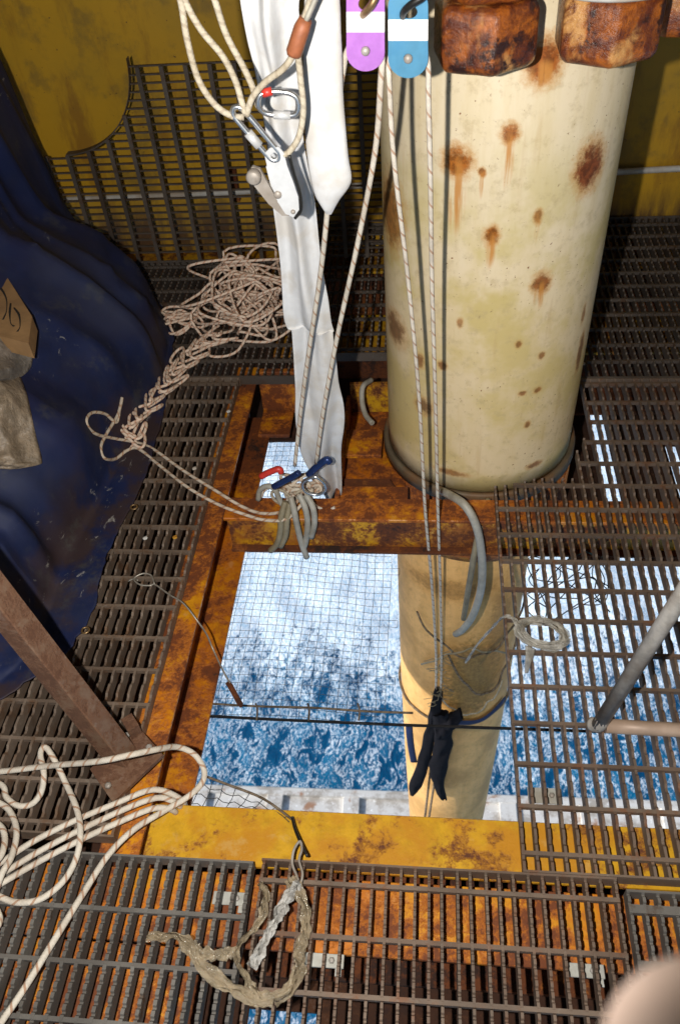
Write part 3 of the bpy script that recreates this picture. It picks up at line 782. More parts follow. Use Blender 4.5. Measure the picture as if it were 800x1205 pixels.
# ================================================================== POSTS AND PIPES
def angle_post():
    c = at(146, 893, z=0); top = at(-6, 700, z=.52); d = (top-c).normalized(); end = c+d*1.15
    t = thing('guard_post', 'brown square steel post leaning left on a bolted base plate', 'post', c); o = c
    q = [at(106, 905, z=.012), at(160, 852, z=.012), at(192, 888, z=.012), at(133, 944, z=.012)]
    mb = MB(); mb.v += [p-o for p in q]+[p-o-V(0, 0, .011) for p in q]
    mb.face([3, 2, 1, 0]); mb.face([4, 5, 6, 7])
    for i in range(4): j = (i+1) % 4; mb.face([i, j, 4+j, 4+i])
    bp_ = mb.build('base_plate', 'post_brown', t)
    zx = d; xx = V(.98, -.2, 0); xx = (xx-zx*xx.dot(zx)).normalized(); yy = zx.cross(xx)
    M = Matrix((xx, yy, zx)).transposed().to_4x4()
    mb = MB(); s = .0255
    # angle section with rounded heel, so two lit faces and a ridge show
    prof = [(-s, -s), (s*.9, -s), (s, -s*.9), (s, s), (s*.82, s), (s*.82, -s*.70), (s*.7, -s*.82), (-s, -s*.82)]
    L = (end-c).length; m = len(prof)
    for zz in (.0, L):
        mb.v += [M @ V(a, b, zz) for a, b in prof]
    for i in range(m): j = (i+1) % m; mb.face([i, j, m+j, m+i])
    mb.face(list(range(m))[::-1]); mb.face(list(range(m, 2*m)))
    mb.build('angle_section', 'post_brown', t)
    for px, py in ((128, 925), (176, 880), (150, 866)):
        b = at(px, py, z=.012)-o
        MB().lathe([(.008, 0), (.008, .006), (.004, .009)], b, 6).build('bolt', 'galvanised', bp_)
    MB().box((-.016, -.02, .013), (.012, .02, .05), M=Matrix.Translation(at(160, 862, z=0)-o) @ Matrix.Rotation(.7, 4, 'Z')).build('lug', 'post_brown', bp_)
angle_post()
gp = thing('guard_pipe', 'grey galvanised pipe rising from the right hand grating', 'pipe', at(703, 852, z=0)); o = gp.location
a = at(704, 853, z=.022); b = at(802, 700, z=.50)
MB().tube([a-o, b-o, a+(b-a)*2.1-o], .0165, 18).build('upright', 'galvanised', gp)
MB().tube(spline([at(696, 852, z=.005)-o, a-o, a+(b-a)*.06-o], 4), .0165, 14).build('weld_foot', 'galvanised', gp)
tp = thing('toe_pipe', 'short tan pipe lying across the right hand grating', 'pipe', at(760, 858, z=0)); o = tp.location
MB().tube([at(712, 854, z=.020)-o, at(760, 857, z=.020)-o, at(900, 864, z=.020)-o], .0165, 16).build('pipe_run', 'pipe_tan', tp)
rl = thing('finger_standin', 'pale rounded stand-in for a finger close to the lens, out of focus in the bottom right corner', 'finger stand-in', at(900, 1205, z=0)); o = rl.location  # rounded tube stands in for a blurred finger; its post is invented
R0 = .0215; e0 = at(750, 1180, t=.150); dirr = (at(934, 1370, t=.150)-e0).normalized()
pts = [e0+dirr*(R0*(1-math.cos(k*PI/12))) for k in range(7)]
rads = [max(.002, R0*math.sin(k*PI/12)) for k in range(7)]
far_ = e0+dirr*.42
pth = pts+[far_]; rr_ = rads+[R0]
mb = MB(); mb.tube([p-o for p in pth], lambda t: rr_[int(round(t*(len(pth)-1)))], 20).build('finger_shape', 'finger_tone', rl)
MB().tube([V(far_.x, far_.y, far_.z-.01)-o, V(far_.x, far_.y, 0)-o], .026, 16).build('added_post', 'finger_tone', rl)

# ================================================================== PULLEYS AND HANGING LINES
def slab(pxs, y, d, name, mat, parent, hole=None, o=V(0, 0, 0), bev=.0008):
    "an upright plate whose outline lies in the plane at depth y"
    pts = [at(px, py, y=y) for px, py in pxs]
    bm = bmesh.new()
    vs_ = [bm.verts.new(p-o) for p in pts]; ed = [bm.edges.new((vs_[i], vs_[(i+1) % len(vs_)])) for i in range(len(vs_))]
    if hole:
        hs = [bm.verts.new(at(px, py, y=y)-o) for px, py in hole]
        ed += [bm.edges.new((hs[i], hs[(i+1) % len(hs)])) for i in range(len(hs))]
        bmesh.ops.triangle_fill(bm, use_beauty=True, edges=ed, normal=V(0, -1, 0))
    else: bm.faces.new(vs_)
    bmesh.ops.recalc_face_normals(bm, faces=bm.faces[:])
    g = bmesh.ops.extrude_face_region(bm, geom=bm.faces[:])
    for v in [e for e in g['geom'] if isinstance(e, bmesh.types.BMVert)]: v.co += V(0, d, 0)
    bmesh.ops.recalc_face_normals(bm, faces=bm.faces[:])
    return MB().bm(bm).build(name, mat, parent)
def ell(cx, cy, rx, ry, n=20, a0=0, a1=2*PI):
    return [(cx+rx*math.cos(a0+(a1-a0)*k/n), cy+ry*math.sin(a0+(a1-a0)*k/n)) for k in range(n if abs(a1-a0-2*PI) < 1e-6 else n+1)]
PY = 1.45
def pulley(label, cx, top, bot, w, mat, eye, band, bolt, hookmat, hookpx):
    o = at(cx, bot, y=PY)
    t = thing('rope_pulley', label, 'pulley', o, 'pulleys hanging on hooks')
    r = w/2; e0, e1 = eye; b0, b1 = band
    for side, yy in (('front', PY), ('rear', PY+.026)):
        # one cheek plate, in three painted zones that abut
        topz = ell(cx, top+r*1.0, r, r*1.0, 16, PI, 2*PI) + [(cx+r, b0), (cx-r, b0)]
        ck_ = slab(topz, yy, .003, 'cheek_plate', mat, t, hole=ell(cx+1, (e0+min(e1, b0-1))/2, r*.43, (min(e1, b0-1)-e0)/2, 16), o=o)
        slab([(cx-r, b0), (cx+r, b0), (cx+r*.99, b1), (cx-r*.99, b1)], yy, .003, 'white_zone', 'white_band', ck_, o=o)
        slab([(cx-r*.99, b1), (cx+r*.99, b1)] + [(x, y) for x, y in ell(cx, bot-r*1.0, r, r*1.0, 16, 0, PI)], yy, .003, 'cheek_plate', mat, t, o=o)
    c = at(cx, bolt, y=PY)-o
    MB().lathe([(.022, .004), (.0205, .009), (.017, .0145), (.0205, .02), (.022, .025)], c, 28, axis='y').build('sheave', 'alloy', t)
    MB().lathe([(.0001, -.006), (.0045, -.0055), (.007, -.003), (.0075, .0)], c, 18, axis='y').build('axle_bolt', 'galvanised', t)
    ring = spline([Vector(at(x, y, y=PY+d_))-o for x, y, d_ in hookpx], 6)
    MB().tube(ring, .0058, 10).build('hook', hookmat, t)
    return t
pulley('purple rope pulley with white band, left of the blue one', 430, -26, 84, 45, 'purple_anodised', (-4, 17), (14, 38), 60, 'brass',
       [(425, 20, .014), (430, 14, -.01), (438, 4, -.018), (444, -12, -.012), (440, -30, .0), (430, -60, .005)])
pulley('blue rope pulley with white band on a black hook', 480, -16, 92, 47, 'blue_anodised', (6, 26), (23, 48), 69, 'dark_steel',
       [(474, 24, .016), (475, 14, -.008), (484, 5, -.02), (497, -4, -.022), (503, -18, -.012), (494, -45, .0), (484, -70, .005)])
for lab, px, mt in (('dark sling holding the purple pulley', 430, 'rope_old'), ('black sling holding the blue pulley', 484, 'rope_black')):
    p = at(px, -58 if px < 450 else -66, y=PY+.005)
    tg = MB().tube([p, V(p.x, p.y, 2.985)], .008, 8).build('hanging_sling', mt, label=lab, cat='sling')

RR = .0054
def rope(name, label, pts, mat, r=RR, cat='rope', group=None, n=8, sides=8):
    return MB().tube(spline(pts, n), r, sides).build(name, mat, label=label, cat=cat, group=group)
def Y(px, py, y): return at(px, py, y=y)
rope('pulley_rope', 'white flecked rope over the purple pulley, both ends down to the knot on the beam',
     [Y(347, 548, 1.675), Y(352, 500, 1.665), Y(361, 430, 1.63), Y(376, 330, 1.56), Y(385, 250, 1.50), Y(392, 160, 1.475), Y(404, 80, 1.464), Y(408, 62, 1.464), Y(418, 46, 1.464), Y(430, 41, 1.464), Y(442, 46, 1.464), Y(449, 62, 1.464), Y(448, 95, 1.464), Y(441, 180, 1.50), Y(420, 290, 1.55), Y(397, 395, 1.61), Y(381, 480, 1.655), Y(372, 545, 1.68)], 'rope_white')
rope('pulley_rope', 'thin white flecked rope over the blue pulley, running down past the column into the opening',
     [Y(511, 845, 1.868), Y(513, 780, 1.84), Y(508, 690, 1.72), Y(500, 600, 1.655), Y(493, 470, 1.60), Y(480, 330, 1.555), Y(464, 195, 1.49), Y(458, 100, 1.464), Y(458, 72, 1.464), Y(466, 56, 1.464), Y(480, 49, 1.464), Y(494, 56, 1.464), Y(503, 72, 1.464), Y(504, 120, 1.47), Y(506, 200, 1.50), Y(508, 330, 1.555), Y(512, 470, 1.605), Y(515, 600, 1.655), Y(518, 700, 1.73), Y(519, 790, 1.845), Y(516, 850, 1.868)], 'rope_white', .0047)
# white cloth sleeve round the left rope and the long white cloth strip
def cloth_strip():
    Lp = [(279, -40), (283, 0), (290, 40), (303, 95), (314, 165), (324, 255), (332, 340), (337, 386), (344, 392), (347, 450), (349, 505), (360, 545), (384, 588)]
    Rp = [(352, -40), (352, 0), (353, 40), (354, 95), (358, 165), (371, 255), (384, 340), (391, 386), (392, 396), (399, 450), (405, 490), (402, 530), (401, 588)]
    Ys = [1.52, 1.51, 1.51, 1.525, 1.55, 1.60, 1.645, 1.665, 1.67, 1.695, 1.72, 1.76, 1.82]
    A = spline([Y(px, py, y) for (px, py), y in zip(Lp, Ys)], 6); B = spline([Y(px, py, y) for (px, py), y in zip(Rp, Ys)], 6)
    nv = 22; P = []
    for i, (a, b) in enumerate(zip(A, B)):
        t = i/len(A)
        for j in range(nv):
            u = j/(nv-1); p = a.lerp(b, u)
            w_ = math.sin(u*PI)
            f = .020*math.sin(u*7+3.0*nz((t*2.2, 0, 0), 1)+t*2.0)*w_ + .012*(.5-abs(nz((u*3.2, t*5, 9), 1))*2.2)*w_ + .010*nz((u*3, t*11, 3), 1)
            P.append(p+V(0, f, 0)+V(.004*nz((t*14, 7, u), 1), 0, 0))
    ob = MB().grid(P, len(A), nv).build('white_cloth_strip', 'canvas', label='long white cloth strip hanging from above into the small opening', cat='cloth')
    md = ob.modifiers.new('thick', 'SOLIDIFY'); md.thickness = .002
cloth_strip()
def sleeve():
    Lp = [(356, -40), (358, 0), (357, 60), (358, 130), (361, 180), (369, 225), (380, 246), (384, 252)]
    Rp = [(398, -40), (400, 0), (402, 60), (405, 130), (410, 185), (413, 214), (399, 236), (390, 252)]
    A = spline([Y(px, py, 1.43+i*.006) for i, (px, py) in enumerate(Lp)], 6); B = spline([Y(px, py, 1.43+i*.006) for i, (px, py) in enumerate(Rp)], 6)
    P = []; n = 26
    for i, (a, b) in enumerate(zip(A, B)):
        c = (a+b)/2; h = (b-a)/2; t = i/len(A)
        for j in range(n+1):
            g = 2*PI*(j % n)/n
            k = 1+.22*nz((math.cos(g)*1.6, math.sin(g)*1.6, t*5), 1, 2)+.12*(.5-abs(nz((math.cos(g)*2.5, math.sin(g)*2.5+t*3, t*7), 1, 6))*2)
            P.append(c+h*math.cos(g)*(1+.03*nz((t*12, g, 0), 1))+V(0, math.sin(g)*h.length*.42*k, 0))
    MB().grid(P, len(A), n+1).build('rope_sleeve', 'canvas', label='white canvas rope sleeve ending in a pointed tip beside the pulleys', cat='sleeve')
sleeve()
# beige slings, links and the silver rope grab
HY = 1.36
def hp(px, py, d=0): return at(px, py, y=HY+d)
sg = thing('wire_sling', 'beige looped sling hanging at the top left with orange sleeve', 'sling', hp(300, 130)); o = sg.location
for pts in ([(190, -60, .02), (211, -6, .01), (220, 45, 0), (233, 92, 0), (252, 122, 0), (272, 136, .0), (287, 138, .004)],
            [(200, -60, .02), (216, -4, .012), (236, 34, .01), (262, 66, .006), (277, 95, .004), (284, 118, .0), (289, 134, -.004)],
            [(228, -60, .03), (250, -8, .025), (266, 40, .022), (286, 78, .02), (297, 102, .016), (304, 126, .014)],
            [(372, -20, .0), (352, 40, .0), (344, 66, .0), (332, 82, -.004), (312, 97, -.006), (297, 115, -.006), (290, 136, -.004)],
            [(350, 60, .004), (354, 95, .008), (357, 130, .01), (352, 160, .008), (341, 178, .004), (333, 183, 0)]):
    MB().tube([p-o for p in spline([hp(*p) for p in pts], 8)], .0052, 8).build('strand', 'sling_beige', sg)
MB().tube([hp(360, 22, -.002)-o, hp(355, 34, -.002)-o, hp(346, 62, -.002)-o, hp(345, 66, -.002)-o], lambda t: .0125 if .1 < t < .9 else .010, 12).build('orange_sleeve', 'orange_sleeve', sg)
MB().tube(spline([hp(400, -60, 0)-o, hp(376, -12, 0)-o, hp(360, 24, 0)-o], 5), lambda t: .012, 10, flat=.4).build('webbing_tail', 'hose_grey', sg)
# screw link between sling and rope grab
lk = thing('screw_link', 'silver screw link joining the sling to the rope grab', 'link', hp(300, 155)); o = lk.location
a, b = hp(279, 131), hp(324, 184); d = (b-a).normalized(); sd = V(d.z, 0, -d.x)*.0085
loop = [a+sd, a*.8+b*.2+sd*1.15, a*.2+b*.8+sd*1.15, b+sd, b+d*.007, b-sd, a*.2+b*.8-sd*1.15, a*.8+b*.2-sd*1.15, a-sd, a-d*.007]
MB().tube([p-o for p in spline(loop, 5, True)], .0048, 10, closed=True).build('link_ring', 'steel_bright', lk)
MB().tube([a*.62+b*.38+sd*1.15-o, a*.32+b*.68+sd*1.15-o], .0085, 6).build('screw_collar', 'alloy', lk)
cbn = thing('carabiner', 'silver carabiner with orange gate tip beside the beige sling', 'carabiner', hp(330, 122)); o = cbn.location
MB().tube([p-o for p in spline([hp(*p) for p in [(306, 112, .0), (318, 108, .004), (338, 109, .006), (349, 115, .006), (351, 126, .006), (347, 135, .006), (330, 136, .006), (312, 133, .004), (304, 124, 0)]], 5, True)], .0045, 10, closed=True).build('ring', 'steel_bright', cbn)
MB().tube([hp(322, 135, .005)-o, hp(342, 136, .006)-o], .0065, 10).build('gate_barrel', 'alloy', cbn)
MB().tube([hp(309, 110, -.001)-o, hp(320, 107, .001)-o], .0066, 10).build('gate_tip', 'red_plastic', cbn)
rg = thing('rope_grab', 'silver rope grab with a round pivot knob hanging from the link', 'rope grab', hp(330, 252)); o = rg.location
slab([(311, 181), (318, 174), (328, 173), (334, 180), (338, 196), (345, 214), (351, 232), (352, 247), (346, 255), (336, 252), (327, 238), (319, 216)], HY-.004, .003, 'front_plate', 'alloy', rg, hole=ell(322.5, 183.5, 4, 4, 12), o=o)
slab([(313, 196), (330, 190), (341, 206), (352, 234), (353, 248), (346, 256), (336, 252), (322, 232)], HY+.012, .003, 'rear_plate', 'alloy', rg, o=o)
slab([(291, 203), (297, 196), (306, 199), (312, 210), (322, 228), (336, 246), (340, 254), (332, 254), (316, 240), (300, 220)], HY+.003, .007, 'cam_arm', 'galvanised', rg, o=o)
MB().lathe([(.0001, -.012), (.009, -.012), (.0125, -.009), (.0125, .008)], hp(299, 207)-o, 20, axis='y').build('pivot_knob', 'galvanised', rg)
for px, py, r in ((327, 229, .0068), (345, 249, .004)):
    MB().lathe([(.0001, -.0045), (r*.7, -.004), (r, -.002), (r, .0)], hp(px, py, -.004)-o, 16, axis='y').build('rivet', 'galvanised', rg)
MB().tube(spline([hp(340, 182, .0)-o, hp(346, 205, .002)-o, hp(353, 228, .004)-o, hp(354, 247, .004)-o, hp(347, 257, .004)-o], 5), .0028, 8).build('edge_wire', 'dark_steel', rg)

# ================================================================== ROPE HEAP, CHAINED TAIL, LINE TO THE KNOT
def heap():
    rnd = random.Random(3); pts = []
    c = at(286, 352, z=.10)
    N = 230
    for i in range(N):
        a = i*.98+rnd.uniform(-.6, .6); ph = i*.137
        R_ = .065+.05*math.sin(i*.31+.4)+.045*rnd.random()
        cx = .095*math.sin(ph*1.0+.5)*(.6+.5*math.sin(ph*.31)); cy = .11*math.sin(ph*1.37); cz = .09*math.sin(ph*.83+1)
        tilt = 1.25*math.sin(ph*.7+.6*rnd.random())
        p = V(cx+R_*math.cos(a), cy+R_*math.sin(a)*math.cos(tilt), cz+R_*math.sin(a)*math.sin(tilt)+.03*math.cos(a*1.7))
        q = c+V(p.x*1.1+.02, p.y, p.z)
        hmax = .33*max(0, 1-((p.x/.26)**2+(p.y/.26)**2)*.8)
        q.z = min(max(.008, q.z), .03+hmax)
        pts.append(q)
    # small bundle at the left of the mound
    for i in range(34):
        a = i*1.15; e = at(212+3*math.sin(i), 378+6*math.cos(i*.7), z=.03)
        pts.append(e+V(.075*math.cos(a)+.03*math.sin(i*.9), .05*math.sin(a), .02*math.sin(i*1.9)+.01))
    MB().tube(spline(pts, 5), .0052, 6).build('rope_heap', 'rope_tan', label='tangled heap of tan rope on the dark grating by the upright grating', cat='rope', kind=None)
heap()
def chained():
    pts = []; cl = spline([on_tarp(*q, .012, .02) for q in ((262, 396), (238, 408), (214, 432), (198, 454), (176, 478), (158, 500), (156, 524))], 12)
    m = len(cl)
    NN = 150; rn = random.Random(6)
    for i in range(NN):
        t = i/(NN-1)*(m-1); k = min(m-2, int(t)); p = cl[k].lerp(cl[k+1], t-k)
        d = (cl[k+1]-cl[k]).normalized(); n_ = V(-d.y, d.x, 0); A = i*.56+.35*math.sin(i*.31)
        w_ = .042+.018*math.sin(i*.19)+.008*math.sin(i*.53)
        pts.append(p+n_*(w_*math.sin(A))+d*(.045*math.sin(A*2.0+.5+.4*math.sin(i*.11)))+V(0, 0, .016*math.cos(A)+.012))
    # second strand, closer lay
    for i in range(m-1, -1, -2):
        p = cl[i]; d = (cl[min(i+1, m-1)]-cl[max(i-1, 0)]).normalized(); n_ = V(-d.y, d.x, 0)
        pts.append(p+n_*.020*math.sin(i*.55)+V(0, 0, .024))
    MB().tube(spline(pts, 4), .0052, 7).build('chained_rope', 'rope_tan', label='tan rope chained into loops, trailing from the heap over the tarpaulin edge', cat='rope')
chained()
rope('loose_rope', 'thin tan rope with an open bight, two strands slack to the knot on the beam',
     [at(362, 566, z=.03), at(350, 590, z=.0), at(334, 602, z=-.015), at(308, 604, z=-.03), at(285, 596, z=-.02), at(255, 578, z=.0), at(215, 553, z=.012), at(180, 528, z=.012), *[on_tarp(*q, .010, .02) for q in ((158, 520), (135, 516), (112, 510), (102, 497), (108, 486), (124, 487), (137, 497), (141, 482), (144, 468), (139, 488), (126, 510), (119, 526), (123, 539), (136, 540), (150, 530), (163, 528))], at(186, 546, z=.012), at(222, 574, z=.012), at(258, 594, z=.0), at(290, 606, z=-.025), at(312, 612, z=-.03), at(336, 611, z=-.02), at(352, 597, z=.0), at(368, 575, z=.03)], 'rope_pink', .0052)

# ---- the knot on the beam
kn = thing('rope_knot', 'bulky knot of rope over the rusty beam below the white cloth', 'knot', at(350, 590, z=-.03)); o = kn.location
rnd = random.Random(9); pts = []
kc = at(352, 572, z=.01)
for i in range(34):
    a = i*1.25; R_ = .036+.014*math.sin(i*1.7)
    pts.append(kc+V(R_*1.35*math.cos(a)+.012*math.sin(i*.5), .022*math.sin(a*1.3+1), R_*.8*math.sin(a)))
MB().tube([p-o for p in spline(pts, 6)], .0052, 7).build('rope_wraps', 'rope_pink', kn)
pts = [kc+V(.03*math.cos(i*1.5)-.01, -.018+.012*math.sin(i*.8), .026*math.sin(i*1.5)-.012) for i in range(14)]
MB().tube([p-o for p in spline(pts, 6)], .0058, 7).build('rope_wraps', 'rope_white', kn)
for q_ in range(3):
    pts = [kc+V(-.06+.05*q_+.026*math.cos(i*.9+q_)+.05*math.sin(i*.35+q_*2), -.028-.008*q_, -.005+.034*math.sin(i*.9+q_)-.01*q_) for i in range(12)]
    MB().tube([p-o for p in spline(pts, 6)], .0048, 7).build('rope_wraps', ('rope_pink', 'sling_beige', 'rope_white')[q_], kn)
for nm_, ps, r, mt, lab in (('snap_hook', [(307, 561, 1.70), (316, 556, 1.70), (328, 552, 1.70), (331, 556, 1.70)], .0095, 'red_plastic', 'red snap hook at the left of the rope knot'),
                  ('snap_hook', [(322, 573, 1.69), (331, 568, 1.685), (346, 560, 1.685), (352, 556, 1.685)], .0095, 'navy_metal', 'navy snap hook in the middle of the rope knot'),
                  ('snap_hook', [(363, 559, 1.68), (372, 550, 1.68), (384, 541, 1.68), (388, 544, 1.68)], .0105, 'navy_metal', 'navy snap hook at the right of the rope knot')):
    MB().tube(spline([Y(*p) for p in ps], 5), r, 12).build(nm_, mt, label=lab, cat='hook', group='snap hooks in the knot')
ck = MB().tube(spline([Y(*p) for p in [(358, 566, 1.672), (370, 561, 1.668), (380, 567, 1.668), (383, 576, 1.67), (374, 582, 1.67), (362, 580, 1.67), (356, 573, 1.672)]], 6, True), .0048, 9, closed=True).build('carabiner', 'steel_bright', label='steel carabiner clipped into the rope knot', cat='carabiner')
hs = thing('hose_lashing', 'grey hose pieces lashed round the beam under the knot', 'hose', at(350, 640, z=-.15)); o = hs.location
for ps in ([(342, 585, 1.69), (346, 600, 1.668), (350, 620, 1.664), (355, 640, 1.662), (361, 656, 1.66)], [(352, 582, 1.69), (359, 597, 1.668), (362, 615, 1.664), (360, 636, 1.664), (357, 645, 1.667)],
           [(360, 582, 1.69), (368, 597, 1.668), (370, 615, 1.664), (366, 632, 1.667)], [(336, 590, 1.69), (331, 607, 1.668), (330, 624, 1.664), (326, 640, 1.664), (318, 648, 1.667)],
           [(341, 592, 1.69), (338, 610, 1.668), (336, 630, 1.666), (330, 643, 1.668)]):
    MB().tube([p-o for p in spline([Y(*p) for p in ps], 6)], .0095, 10).build('hose_piece', 'hose_grey' if ps[0][0] > 341 else 'hose_dull', hs)
MB().tube([p-o for p in spline([Y(*p) for p in [(304, 588, 1.74), (306, 577, 1.74), (314, 572, 1.73), (323, 575, 1.72), (328, 586, 1.72), (332, 594, 1.715)]], 6)], .0085, 10).build('hose_piece', 'hose_grey', hs)
# ---- grey hoses by the column foot
MB().tube(spline([Y(520, 578, 1.80), Y(530, 583, 1.74), Y(546, 594, 1.68), Y(559, 616, 1.655), Y(566, 650, 1.65), Y(566, 690, 1.66), Y(557, 722, 1.70), Y(545, 740, 1.76), Y(536, 746, 1.84)], 8), .0125, 12).build('grey_hose', 'hose_grey', label='grey hose looping from the column foot down into the opening', cat='hose')
MB().tube(spline([Y(574, 588, 1.795), Y(568, 608, 1.73), Y(560, 640, 1.665), Y(553, 680, 1.68), Y(548, 710, 1.75), Y(545, 728, 1.84)], 8), .0095, 10).build('grey_hose', 'hose_dull', label='thinner dull yellow hose crossing behind the grey hose loop', cat='hose')
MB().tube(spline([Y(437, 447, 2.28), Y(427, 455, 2.22), Y(426, 472, 2.18), Y(430, 488, 2.14), Y(438, 498, 2.10)], 8), .009, 10).build('grey_hose', 'hose_grey', label='short pale hose behind the rusty bracket left of the column', cat='hose')

# ================================================================== NET OVER THE OPENING
NZ_ = -.31
def netz(x, y): return NZ_-.03*math.sin(min(1, max(0, (x+.57)/.75))*PI)*math.sin(min(1, max(0, (y-1.17)/1.3))*PI)+.006*nz((x*9, y*9, 0), 1)
nt = thing('safety_net', 'dark square mesh net spread below the floor opening', 'net', (-.2, 1.6, NZ_)); o = nt.location
mb = MB(); gp_ = .0268
def netline(ps):
    run = []
    for p in ps+[None]:
        bad = p is None or (V(p.x, p.y, 0)-V(LC.x, LC.y, 0)).length < .285 or p.x > -.085+.010*math.sin(p.y*30)
        if bad:
            if len(run) > 1: mb.tube([q-o for q in run], .0008, 3, caps=False)
            run = []
        else: run.append(p)
nx, ny = int(.80/gp_), int(1.36/gp_)
def npnt(i, j):
    x = -.64+i*gp_+.004*nz((i*.3, j*.22, 0), 1); y = 1.165+j*gp_+.004*nz((i*.25, j*.3, 7), 1)+.01*math.sin(i*.2)
    return V(x, y, netz(x, y))
for i in range(nx): netline([npnt(i, j) for j in range(ny)])
for j in range(ny): netline([npnt(i, j) for i in range(nx)])
mb.build('mesh', 'net_cord', nt, kind='stuff')
MB().tube([p-o for p in spline([at(230, 827, z=NZ_), at(300, 831, z=NZ_), at(370, 833, z=NZ_), at(430, 837, z=NZ_), at(486, 839, z=NZ_)], 6)], .0032, 6).build('border_rope', 'rope_old', nt)
for px in (301, 362, 421):
    MB().tube(spline([at(px, 828, z=NZ_+.004)-o, at(px+2, 836, z=NZ_+.008)-o, at(px+1, 848, z=NZ_-.002)-o], 4), .0028, 6).build('lacing', 'rope_old', nt)
rope('stretched_line', 'taut black cord stretched across the floor opening under the net edge', [at(232, 842, z=-.316), at(330, 847, z=-.32), at(470, 853, z=-.32), at(620, 858, z=-.318), at(800, 864, z=-.316), at(1000, 870, z=-.316)], 'rope_black', .0042, cat='line', sides=6)
cn = thing('corner_net', 'scrap of dark net hanging from a cord at the near left corner of the opening', 'net', at(260, 945, z=-.06)); o = cn.location
A = spline([at(238, 912, z=-.03), at(270, 924, z=-.04), at(310, 940, z=-.04), at(346, 966, z=-.03)], 5); B = spline([at(226, 946, z=-.05), at(258, 952, z=-.055), at(290, 956, z=-.055), at(330, 964, z=-.05)], 5)
mb = MB()
for i in range(len(A)):
    if i % 2 == 0: mb.tube([A[i]-o, A[i].lerp(B[i], .5)+V(.003, 0, -.004)-o, B[i]-o], .0011, 3, caps=False)
for k in (.33, .66, 1.0): mb.tube([a_.lerp(b_, k)+V(0, .004*math.sin(i*2), 0)-o for i, (a_, b_) in enumerate(zip(A, B))], .0011, 3, caps=False)
mb.build('mesh', 'net_cord', cn, kind='stuff')
MB().tube([p-o for p in A], .003, 6).build('head_cord', 'rope_old', cn)
tn = MB()
rnd = random.Random(4)
pts = []
for i in range(46):
    p = at(668+44*math.sin(i*.61)+10*math.sin(i*2.3), 690+26*math.sin(i*.83+1)+8*math.cos(i*1.9), z=-.14)
    pts.append(p+V(0, 0, .05*math.sin(i*1.1)))
tn.tube(spline(pts, 6), .0017, 4)
tn.build('net_tangle', 'net_green', label='dark green tangle of netting under the right hand grating', cat='net')

# ================================================================== THINGS ON THE LOWER COLUMN
def around(z, r, a0=0, a1=2*PI, n=48): return [V(LC.x+r*math.cos(a0+(a1-a0)*k/n), LC.y+r*math.sin(a0+(a1-a0)*k/n), z) for k in range(n)]
MB().tube([p+V(0, 0, .016*nz((k_*.3, 2, 0), 1)) for k_, p in enumerate(around(-1.555, .2545))], .0058, 8, closed=True).build('tied_line', 'rope_old', label='old brown cord tied round the lower pipe', cat='line')
bs = thing('column_strap', 'navy blue webbing strap round the lower pipe', 'strap', (LC.x, LC.y, -1.6)); o = bs.location
arc = [V(LC.x+.259*math.cos(a), LC.y+.259*math.sin(a), -1.545+.012*math.sin(a*7)+.02*k/14) for k, a in enumerate([-1.75+k*.085 for k in range(15)])]
MB().tube([p-o for p in arc], .018, 8, flat=.2, flatdir=(math.cos(-1.75), math.sin(-1.75), 0)).build('band', 'strap_navy', bs)
MB().tube([p-o for p in spline([Y(481, 852, 1.90), Y(482, 866, 1.885), Y(484, 882, 1.885), Y(487, 897, 1.885)], 5)], .016, 8, flat=.15, flatdir=(0, 1, 0)).build('strap_tail', 'strap_navy', bs)
bc = thing('black_rag', 'black cloth rag knotted on the strap of the lower pipe', 'rag', Y(512, 850, 1.85)); o = bc.location
def rag(Lp, Rp, y0, y1, seed):
    A = spline([Y(px, py, y0+(y1-y0)*i/(len(Lp)-1)) for i, (px, py) in enumerate(Lp)], 7); B = spline([Y(px, py, y0+(y1-y0)*i/(len(Rp)-1)) for i, (px, py) in enumerate(Rp)], 7)
    P = []; n = 16
    for i, (a_, b_) in enumerate(zip(A, B)):
        c_ = (a_+b_)/2; h_ = (b_-a_)/2; t = i/len(A)
        for j_ in range(n+1):
            g = 2*PI*(j_ % n)/n
            k = 1+.5*nz((math.cos(g)*1.5, math.sin(g)*1.5, t*6), 1, seed)+.35*(.5-abs(nz((math.cos(g)*3, math.sin(g)*3, t*9), 1, seed+4))*2.4)
            P.append(c_+h_*.8*math.cos(g)*(1+.3*nz((t*11, 0, math.cos(g)*2), 1, seed))+V(0, -.012-math.sin(g)*max(.012, h_.length*.4)*k, 0)-o)
    MB().grid(P, len(A), n+1).build('cloth_fold', 'cloth_black', bc)
rag([(511, 806), (505, 826), (500, 850), (494, 874), (488, 898), (480, 918), (481, 932)], [(521, 810), (521, 830), (516, 852), (511, 876), (506, 900), (498, 922), (489, 931)], 1.86, 1.868, 3)
rag([(508, 838), (508, 858), (507, 880), (502, 900), (506, 914), (511, 926)], [(530, 834), (534, 856), (533, 878), (529, 902), (524, 922), (526, 938)], 1.852, 1.868, 8)
rag([(512, 846), (524, 838), (540, 830)], [(514, 868), (530, 860), (545, 843)], 1.85, 1.862, 13)
for i, (a_, b_) in enumerate((((507, 900), (497, 985)), ((514, 900), (501, 985)))):
    MB().tube([Y(a_[0], a_[1], 1.86), Y(b_[0], b_[1], 1.86), Y(b_[0]-4, b_[1]+60, 1.86)], .0055, 6).build('drop_line', 'rope_old', label=('left' if i == 0 else 'right')+' of two thin lines hanging below the black rag', cat='rope', group='lines below the rag')
